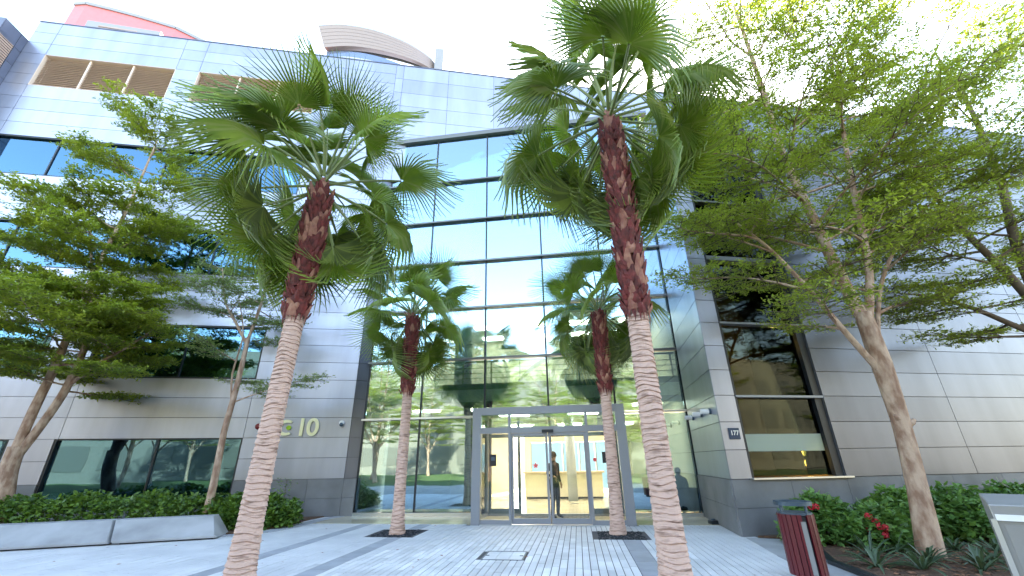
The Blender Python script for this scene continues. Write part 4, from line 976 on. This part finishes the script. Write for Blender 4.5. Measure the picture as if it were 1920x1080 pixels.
# dense left tree
r = random.Random(29)
u1 = [(0, 0, -.1), (-.08, 0, .8), (-.25, 0, 1.5), (-.28, 0, 2.1)]
u2 = [(-.28, 0, 1.9), (-.25, 0, 3.0), (-.15, 0, 4.3), (-.15, 0, 5.8), (-.1, 0, 7.6), (.1, 0, 9.6), (.2, 0, 12.6)]
u3 = [(-.26, .05, 1.8), (.15, .1, 3.0), (.35, .1, 3.9), (.3, .15, 5.2), (-.3, .2, 7.0), (-1.2, .2, 9.2)]
u4 = [(.33, .1, 3.7), (.9, .1, 4.3), (1.6, .1, 4.8), (2.4, .1, 5.5)]
limbs = []
for pts, n, az0, Lb in ((u2, 34, .5, 3.3), (u3, 22, 1.4, 3.0), (u4, 6, 2.8, 1.6)):
    for i in range(n):
        t = .36 + .64 * i / max(1, n - 1); az = az0 + i * 2.399 + r.uniform(-.3, .3)
        if pts is u4: t = .5 + .5 * i / n
        Lr = Lb * (1.12 - .62 * t) * r.uniform(.8, 1.2)
        if math.sin(az) > .3: Lr = min(Lr, 1.9)
        limbs.append((along(pts, t), az, r.uniform(-4, 14) + 26 * t ** 3, Lr, .035 - .015 * t))
T3, n3 = leafy_tree('shade_tree', 'dense bright green tree with twin leaning trunks behind the concrete bench at the left', 'tree', (-13.15, 11.9, 0), [(u1, [.24, .2, .19, .18]), (u2, [.12, .115, .1, .09, .07, .05, .02]), (u3, [.11, .1, .1, .07, .05, .02]), (u4, [.05, .045, .035, .02])], limbs, 7, M['leaf_b'], .11, 1.0, spread=.36)
# slender left tree
r = random.Random(41)
v1 = [(0, 0, -.1), (.0, 0, 1.2), (-.05, 0, 2.4), (.0, 0, 3.6), (.0, 0, 5.1)]
v2 = [(0, 0, 4.9), (-.5, 0, 5.6), (-1.0, 0, 6.3), (-1.3, -.1, 7.4)]; v3 = [(0, 0, 5.0), (.15, 0, 6.2), (.2, 0, 7.6), (.1, 0, 9.8)]; v4 = [(-.02, 0, 3.1), (-.18, -.05, 4.0), (-.15, -.05, 5.2), (-.6, 0, 6.4)]
limbs = [((0, 0, 3.2), -.1, 24, 2.2, .022)]
for pts, n, az0, Lb in ((v2, 7, .5, 1.5), (v3, 12, 1.4, 1.7), (v4, 5, 2.0, 1.2)):
    for i in range(n):
        t = .3 + .7 * i / max(1, n - 1); az = az0 + i * 2.399 + r.uniform(-.3, .3); limbs.append((along(pts, t), az, r.uniform(0, 22) + 15 * t, Lb * (1.05 - .4 * t) * r.uniform(.8, 1.2), .022 - .01 * t))
T4, n4 = leafy_tree('shade_tree', 'slender sparse young tree in the hedge, left of the big left palm trunk', 'tree', (-8.0, 12.1, 0), [(v1, [.11, .09, .08, .075, .06]), (v2, [.05, .04, .03, .015]), (v3, [.05, .04, .03, .012]), (v4, [.03, .025, .02, .01])], limbs, 8, M['leaf_c'], .08, 1.0)
print('LEAVES', n1, n2, n3, n4)
# trees mirrored in the glass
for k, (x, y, s_, rz, wd) in enumerate(((-9, -11, 1.0, 1.0, 'leftmost'), (-2.5, -16, .8, 2.2, 'second from the left'), (4.5, -14, .85, 4.0, 'third from the left'), (12, -13, 1.0, 5.0, 'fourth from the left'), (-19, -7, 1.0, 3.0, 'far left'), (-14, -17, .95, 4.1, 'behind the leftmost pair'), (.8, -10.5, .8, 2.9, 'nearest the centre line'), (8.5, -18, .95, .4, 'set back right of the centre'), (16.5, -15, 1.0, 3.6, 'set back at the right'), (8, -8.5, .8, 5.6, 'front row, right of the centre'), (-22, -23, 1.1, 1.9, 'against the building, far left'), (-13, -24, 1.1, .2, 'against the building, left'), (-5.5, -23, 1.1, 3.3, 'against the building, left of centre'), (2.5, -24, 1.1, 4.6, 'against the building, right of centre'), (11, -23.5, 1.1, 2.5, 'against the building, right'), (20, -23, 1.1, 5.2, 'against the building, far right'), (-24, -14, 1.1, 5.3, 'middle row, far left'), (26, -14, 1.1, .9, 'middle row, far right'), (-29, -9, 1.1, .6, 'at the far left end'), (21, -8, 1.0, 1.7, 'far right'), (30, -4, 1.1, 2.9, 'at the far right end'))):
    src = T1 if k % 2 == 0 else T2
    c = src.copy(); COL.objects.link(c); c.location = (x, y, 0); c.rotation_euler = (0, 0, rz); c.scale = (s_, s_, s_ * .8)
    c['label'] = f'courtyard tree mirrored in the entrance glass, {wd}'; c['group'] = 'courtyard trees mirrored in the glass'
    for ch in src.children:
        d = ch.copy(); COL.objects.link(d); d.parent = c

# ---------------------------------------------------------------- beds, hedge, shrubs
q = MB(); q.prism([(-22, 9.0), (-11.2, 10.2), (-7.3, 11.35), (-6.6, 11.9), (-6.25, 12.9), (-6.2, 14.1), (-6.0, 14.95), (-8.9, 14.3), (-22, 12.3)], -.04, .03); setp(q.obj('soil_bed', M['soil']), kind='structure')
q = MB(); q.prism([(4.95, 7.58), (5.83, 9.6), (5.1, 10.1), (24, 13.1), (24, 2), (4.55, 2), (4.67, 5)], -.04, .02); setp(q.obj('soil_bed', M['soil']), kind='structure')
# edging kerb curve of the left bed
cv = smoothpts([(-7.6, 11.2, 0), (-6.5, 11.75, 0), (-6.1, 12.8, 0), (-5.98, 14.0, 0), (-5.7, 14.95, 0)], 5); q = MB()
for a, c in zip(cv, cv[1:]):
    dd = (c - a).normalized(); n_ = Vector((dd.y, -dd.x, 0)); q.prism([(a.x, a.y), (c.x, c.y), (c.x + n_.x * .3, c.y + n_.y * .3), (a.x + n_.x * .3, a.y + n_.y * .3)], -.04, .012)
setp(q.obj('kerb', M['paver_dark']), kind='structure')
def bush_leaves(rs, n, cx, cy, rx, ry_, h, rot, power=2.6, z0=.05):
    """points near the shell of a rounded box"""
    P = rs.uniform(-1, 1, (n * 4, 3)); P[:, 2] = (P[:, 2] + 1) / 2
    f = (np.abs(P[:, 0]) ** power + np.abs(P[:, 1]) ** power + np.abs(P[:, 2]) ** power)
    lump = 1 + .22 * np.sin(P[:, 0] * rx * 5.1 + cx) * np.cos(P[:, 1] * ry_ * 4.3) + .12 * np.sin(P[:, 0] * rx * 13 + 1)
    P = P[(f < lump) & (f > .42 * lump)][:n]
    x, y = P[:, 0] * rx, P[:, 1] * ry_; z = z0 + P[:, 2] * h * (1 + .1 * np.sin(P[:, 0] * rx * 4.0 + 2))
    return np.stack([cx + x * math.cos(rot) - y * math.sin(rot), cy + x * math.sin(rot) + y * math.cos(rot), z], 1)
rs = np.random.RandomState(12)
H = thing('hedge', 'low dense clipped green hedge behind the concrete bench, under the left wing windows', 'hedge', (-9.5, 12.6, 0))
P = np.concatenate([bush_leaves(rs, 15000, -10.9, 11.9, 5.0, .75, .85, R(13.0)), bush_leaves(rs, 6500, -7.2, 12.75, 1.25, .85, .78, R(17))])
P -= np.array([-9.5, 12.6, 0]); me = leaf_mesh('foliage', P, None, .13, M['hedge'], rs, .6, .55); link('foliage', me, H)
q = MB()
for i in range(90):
    x = rnd.uniform(-4.8, 3.2); y = rnd.uniform(-.5, .5); x0 = -10.2 + x - 9.5 * 0; bx = -10.3 + x; by = 12.1 + x * .24 + y
    q.tube([(bx, by, 0), (bx + rnd.uniform(-.12, .12), by + rnd.uniform(-.1, .1), rnd.uniform(.4, .65))], [.012, .006], 4, False)
q.obj('stems', M['bark_dark'], H)['kind'] = 'stuff'
H2 = thing('shrub', 'thin sapling sprig standing above the right end of the hedge', 'shrub', (-6.55, 13.0, 0)); q = MB(); q.tube([(-6.55, 13.0, 0), (-6.5, 13.0, .8), (-6.53, 13.0, 1.15)], [.012, .008, .004], 5); q.obj('stem', M['bark_dark'], H2)
P = np.array([(rs.normal(0, .1), rs.normal(0, .1), rs.uniform(.75, 1.2)) for _ in range(60)]); link('foliage', leaf_mesh('foliage', P, None, .1, M['hedge'], rs, .5), H2)
SH = [(5.9, 9.25, .75, .45, .74, 'pale leafed shrub nearest the litter bin, against the stone plinth', 1), (6.55, 8.7, .6, .5, .6, 'red flowering shrub just right of the litter bin', 2), (7.6, 9.35, .9, .55, .8, 'dense shrub left of the large right tree trunk', 0),
      (8.9, 9.4, .9, .6, .82, 'rounded shrub immediately right of the large right tree trunk', 0), (10.3, 9.7, 1.0, .6, .84, 'shrub against the wall beside the grey steel cabinet', 0), (11.9, 9.9, 1.1, .7, .95, 'farthest right shrub of the row along the right wing', 0)]
for k, (x, y, rx, ry_, h_, lab, fl) in enumerate(SH):
    T = thing('shrub', lab, 'shrub', (x, y, 0), 'shrubs along the right wing')
    P = bush_leaves(rs, 3800 if fl != 2 else 2200, 0, 0, rx, ry_, h_, .15 * k, 2.2, .08); link('foliage', leaf_mesh('foliage', P, None, .14, M['shrub'], rs, .55, .5), T)
    q = MB()
    for i in range(16):
        a = rnd.uniform(0, 6.28); e = rnd.uniform(.2, .8); q.tube([(0.05 * math.cos(a), .05 * math.sin(a), 0), (rx * e * math.cos(a), ry_ * e * math.sin(a), h_ * rnd.uniform(.5, .85))], [.014, .006], 4, False)
    q.lobj('stems', M['bark_dark'], T)['kind'] = 'stuff'
    if fl:
        for i in range(9 if fl == 2 else 3):
            a = rnd.uniform(2.6, 6.2); c = Vector((rx * .9 * math.cos(a) * rnd.uniform(.4, 1), ry_ * math.sin(a), h_ * rnd.uniform(.35, .95) if fl == 2 else h_ * .9))
            q = MB()
            for j in range(26):
                d = Vector((rnd.gauss(0, 1), rnd.gauss(0, 1), rnd.gauss(0, 1))).normalized(); pc = c + d * .05; s1_ = d.orthogonal().normalized() * .022; s2_ = d.cross(s1_).normalized() * .022
                q.add([pc - s1_, pc - s2_ + d * .01, pc + s1_, pc + s2_ + d * .01], [(0, 1, 2, 3)])
            q.lobj('flower_head', M['flower'], T)
# spiky ground plants
sp = MB(); spk = []
for v in range(3):
    q = MB()
    for i in range(20):
        a = i * 2.399 + rnd.uniform(-.2, .2); el = rnd.uniform(.35, 1.3); L = rnd.uniform(.34, .62); blade(q, (0.03 * math.cos(a), .03 * math.sin(a), 0), (math.cos(a) * math.cos(el), math.sin(a) * math.cos(el), math.sin(el)), L, .022, rnd.uniform(.3, .7), 5, .4)
    spk.append(q.mesh('rosette', M['spike']))
spots = [(5.35, 7.3, 'beside the foot of the litter bin'), (5.75, 7.9, 'in front of the red flowers'), (5.85, 7.1, 'at the lower edge, right of the litter bin'), (6.3, 7.5, 'left of the tree foot'), (6.55, 6.95, 'lower edge, before the tree foot'), (6.9, 7.3, 'touching the tree trunk base'), (7.35, 7.55, 'just right of the tree foot'), (7.2, 6.9, 'lower edge, right of the tree foot'), (7.9, 7.4, 'midway between the tree foot and the steel cabinet'), (8.1, 8.2, 'in the shade under the rounded shrub'), (6.35, 8.15, 'under the dense shrub, left of the tree'), (7.5, 8.3, 'behind the tree foot'), (8.5, 7.6, 'near the steel cabinet'), (9.1, 8.1, 'behind the steel cabinet edge')]
for k, (x, y, lab) in enumerate(spots):
    o = bpy.data.objects.new('spiky_plant', spk[k % 3]); COL.objects.link(o); o.location = (x, y, .02); o.rotation_euler = (0, 0, k * 1.3); s_ = rnd.uniform(.85, 1.2); o.scale = (s_, s_, s_)
    setp(o, label='dark spiky strap-leaved plant in the mulch ' + lab, category='plant', group='spiky plants in the mulch')
# loose bark chips
q = MB()
for i in range(2600):
    x = rnd.uniform(4.9, 10.5); y = rnd.uniform(5.2, 9.4)
    if x < 4.75 + (y - 5) * .25: continue
    a = rnd.uniform(0, 3.14); L = rnd.uniform(.02, .05); c = Vector((x, y, .022 + rnd.uniform(0, .015))); d = Vector((math.cos(a), math.sin(a), rnd.uniform(-.3, .3))) * L; s_ = Vector((-math.sin(a), math.cos(a), rnd.uniform(-.3, .3))) * L * .4
    q.add([c - d, c + s_, c + d, c - s_ + Vector((0, 0, .008))], [(0, 1, 2), (0, 2, 3)])
setp(q.obj('bark_chips', mat('bark_chip', (.34, .15, .08), .9, col2=(.14, .07, .04), nscale=9)), kind='stuff')

q = MB()
for i in range(70):                                   # a few fallen leaves on the paving
    s_ = rnd.uniform(-7, 10.5); n_ = rnd.uniform(-8.5, -.3)
    if 4.2 < s_ < 8.8 and n_ > -2.2: continue
    c = FF.p(s_, n_, .006); a = rnd.uniform(0, 6.28); L = rnd.uniform(.02, .05); d = Vector((math.cos(a), math.sin(a), 0)) * L; w_ = Vector((-math.sin(a), math.cos(a), 0)) * L * .4
    q.add([c - d, c + w_ + Vector((0, 0, .006)), c + d, c - w_], [(0, 1, 2, 3)])
setp(q.obj('fallen_leaves', M['boot_tan']), kind='stuff')
# ---------------------------------------------------------------- concrete benches
FB = Frame((-10.44, 9.73), 17.5)
def bench(label, s0, s1, fr):
    # wedge block: sloped face and sloped ends
    prof = [(0, 0.03), (.0, .08), (.52, .40), (.56, .43), (.95, .43), (.95, .0)]
    pts0, pts1 = [], []
    for n_, z in prof:
        pts0.append(fr.p(s0 - .75 * z * 1.0, n_, z)); pts1.append(fr.p(s1 - .75 * z * 1.0, n_, z))
    q = MB(); k = len(prof); q.add(pts0 + pts1, [tuple(range(k))[::-1], tuple(range(k, 2 * k))] + [(i, (i + 1) % k, k + (i + 1) % k, k + i) for i in range(k)][::-1])
    T = thing('concrete_bench', label, 'bench', fr.p((s0 + s1) / 2, .4, 0), 'wedge-shaped concrete benches'); q.obj('block', M['concrete'], T, bevel=.012)
    q = MB(); q.box((s0 + .08, .08, 0), (s1 - .1, .85, .035), fr); q.obj('plinth', M['black'], T)
bench('grey concrete wedge bench nearer the left palm, with a slanted free end', 1.86, 3.80, FB); bench('grey concrete wedge bench cut by the left edge of the photo', -2.6, 1.80, FB)

# ---------------------------------------------------------------- litter bin and steel cabinet
BN = thing('litter_bin', 'dark red slatted litter bin with a blue grey hood by the right bed', 'bin', (3.98, 6.72, 0), None, -.2)
q = MB(); q.tube([(0, 0, 0), (0, 0, .1)], .16, 20); q.lobj('base', M['black'], BN)
q = MB(); q.tube([(0, 0, .08), (0, 0, .78)], .2, 28); q.lobj('liner', M['black'], BN)
for i in range(22):
    a = 2 * math.pi * i / 22; q = MB(); c, s_ = math.cos(a), math.sin(a); w_ = .027; r0, r1 = .205, .228
    if i == 17: continue
    pts = [(c * r0 - s_ * w_, s_ * r0 + c * w_), (c * r1 - s_ * w_, s_ * r1 + c * w_), (c * r1 + s_ * w_, s_ * r1 - c * w_), (c * r0 + s_ * w_, s_ * r0 - c * w_)]
    q.prism(pts, .07, .80); q.lobj('slat', M['binred'], BN)
q = MB()
for a0 in range(28):
    a, b2 = 2 * math.pi * a0 / 28, 2 * math.pi * (a0 + 1) / 28; q.add([(rr_ * math.cos(x), rr_ * math.sin(x), z_) for x in (a, b2) for rr_, z_ in ((.19, .91), (.24, .91), (.24, .96), (.19, .96))], [(0, 4, 5, 1), (1, 5, 6, 2), (2, 6, 7, 3), (3, 7, 4, 0)])
q.lobj('hood_ring', M['bluegrey'], BN)
q = MB(); q.tube([(0, 0, .79), (0, 0, .82)], .215, 28); q.lobj('top_band', M['bluegrey'], BN)
for i in range(4):
    a = .4 + i * math.pi / 2; q = MB(); q.tube([(.21 * math.cos(a), .21 * math.sin(a), .8), (.215 * math.cos(a), .215 * math.sin(a), .92)], .014, 6); q.lobj('hood_strut', M['bluegrey'], BN)
q = MB(); q.box((-.03, -.232, .1), (.03, -.222, .72)); q.lobj('ash_strip', M['steel'], BN)
CB = thing('steel_cabinet', 'grey painted steel cabinet with a pale edge trim at the lower right edge', 'cabinet', (4.5, 4.2, 0))
FC = Frame((4.03, 4.0), -42); q = MB()
sl = [(0, 0), (.9, 0), (.9, .6), (0, .6)]
v = [FC.p(0, 0, 0), FC.p(.9, 0, 0), FC.p(.9, .6, 0), FC.p(0, .6, 0), FC.p(0, 0, 1.15), FC.p(.9, 0, 1.15), FC.p(.9, .6, 1.2), FC.p(0, .6, 1.2)]
q.add(v, [(3, 2, 1, 0), (4, 5, 6, 7), (0, 1, 5, 4), (1, 2, 6, 5), (2, 3, 7, 6), (3, 0, 4, 7)]); q.obj('body', M['steel'], CB, bevel=.01)
piece('edge_trim', FC, (-.02, -.02, 0), (.015, .0, 1.04), 'alu_light', CB); piece('top_trim', FC, (.016, -.02, 1.03), (.9, .0, 1.075), 'white', CB)
piece('door', FC, (.05, -.012, .06), (.86, -.001, 1.0), 'steel', CB); piece('door_handle', FC, (.75, -.04, .5), (.78, -.013, .65), 'alu_light', CB)
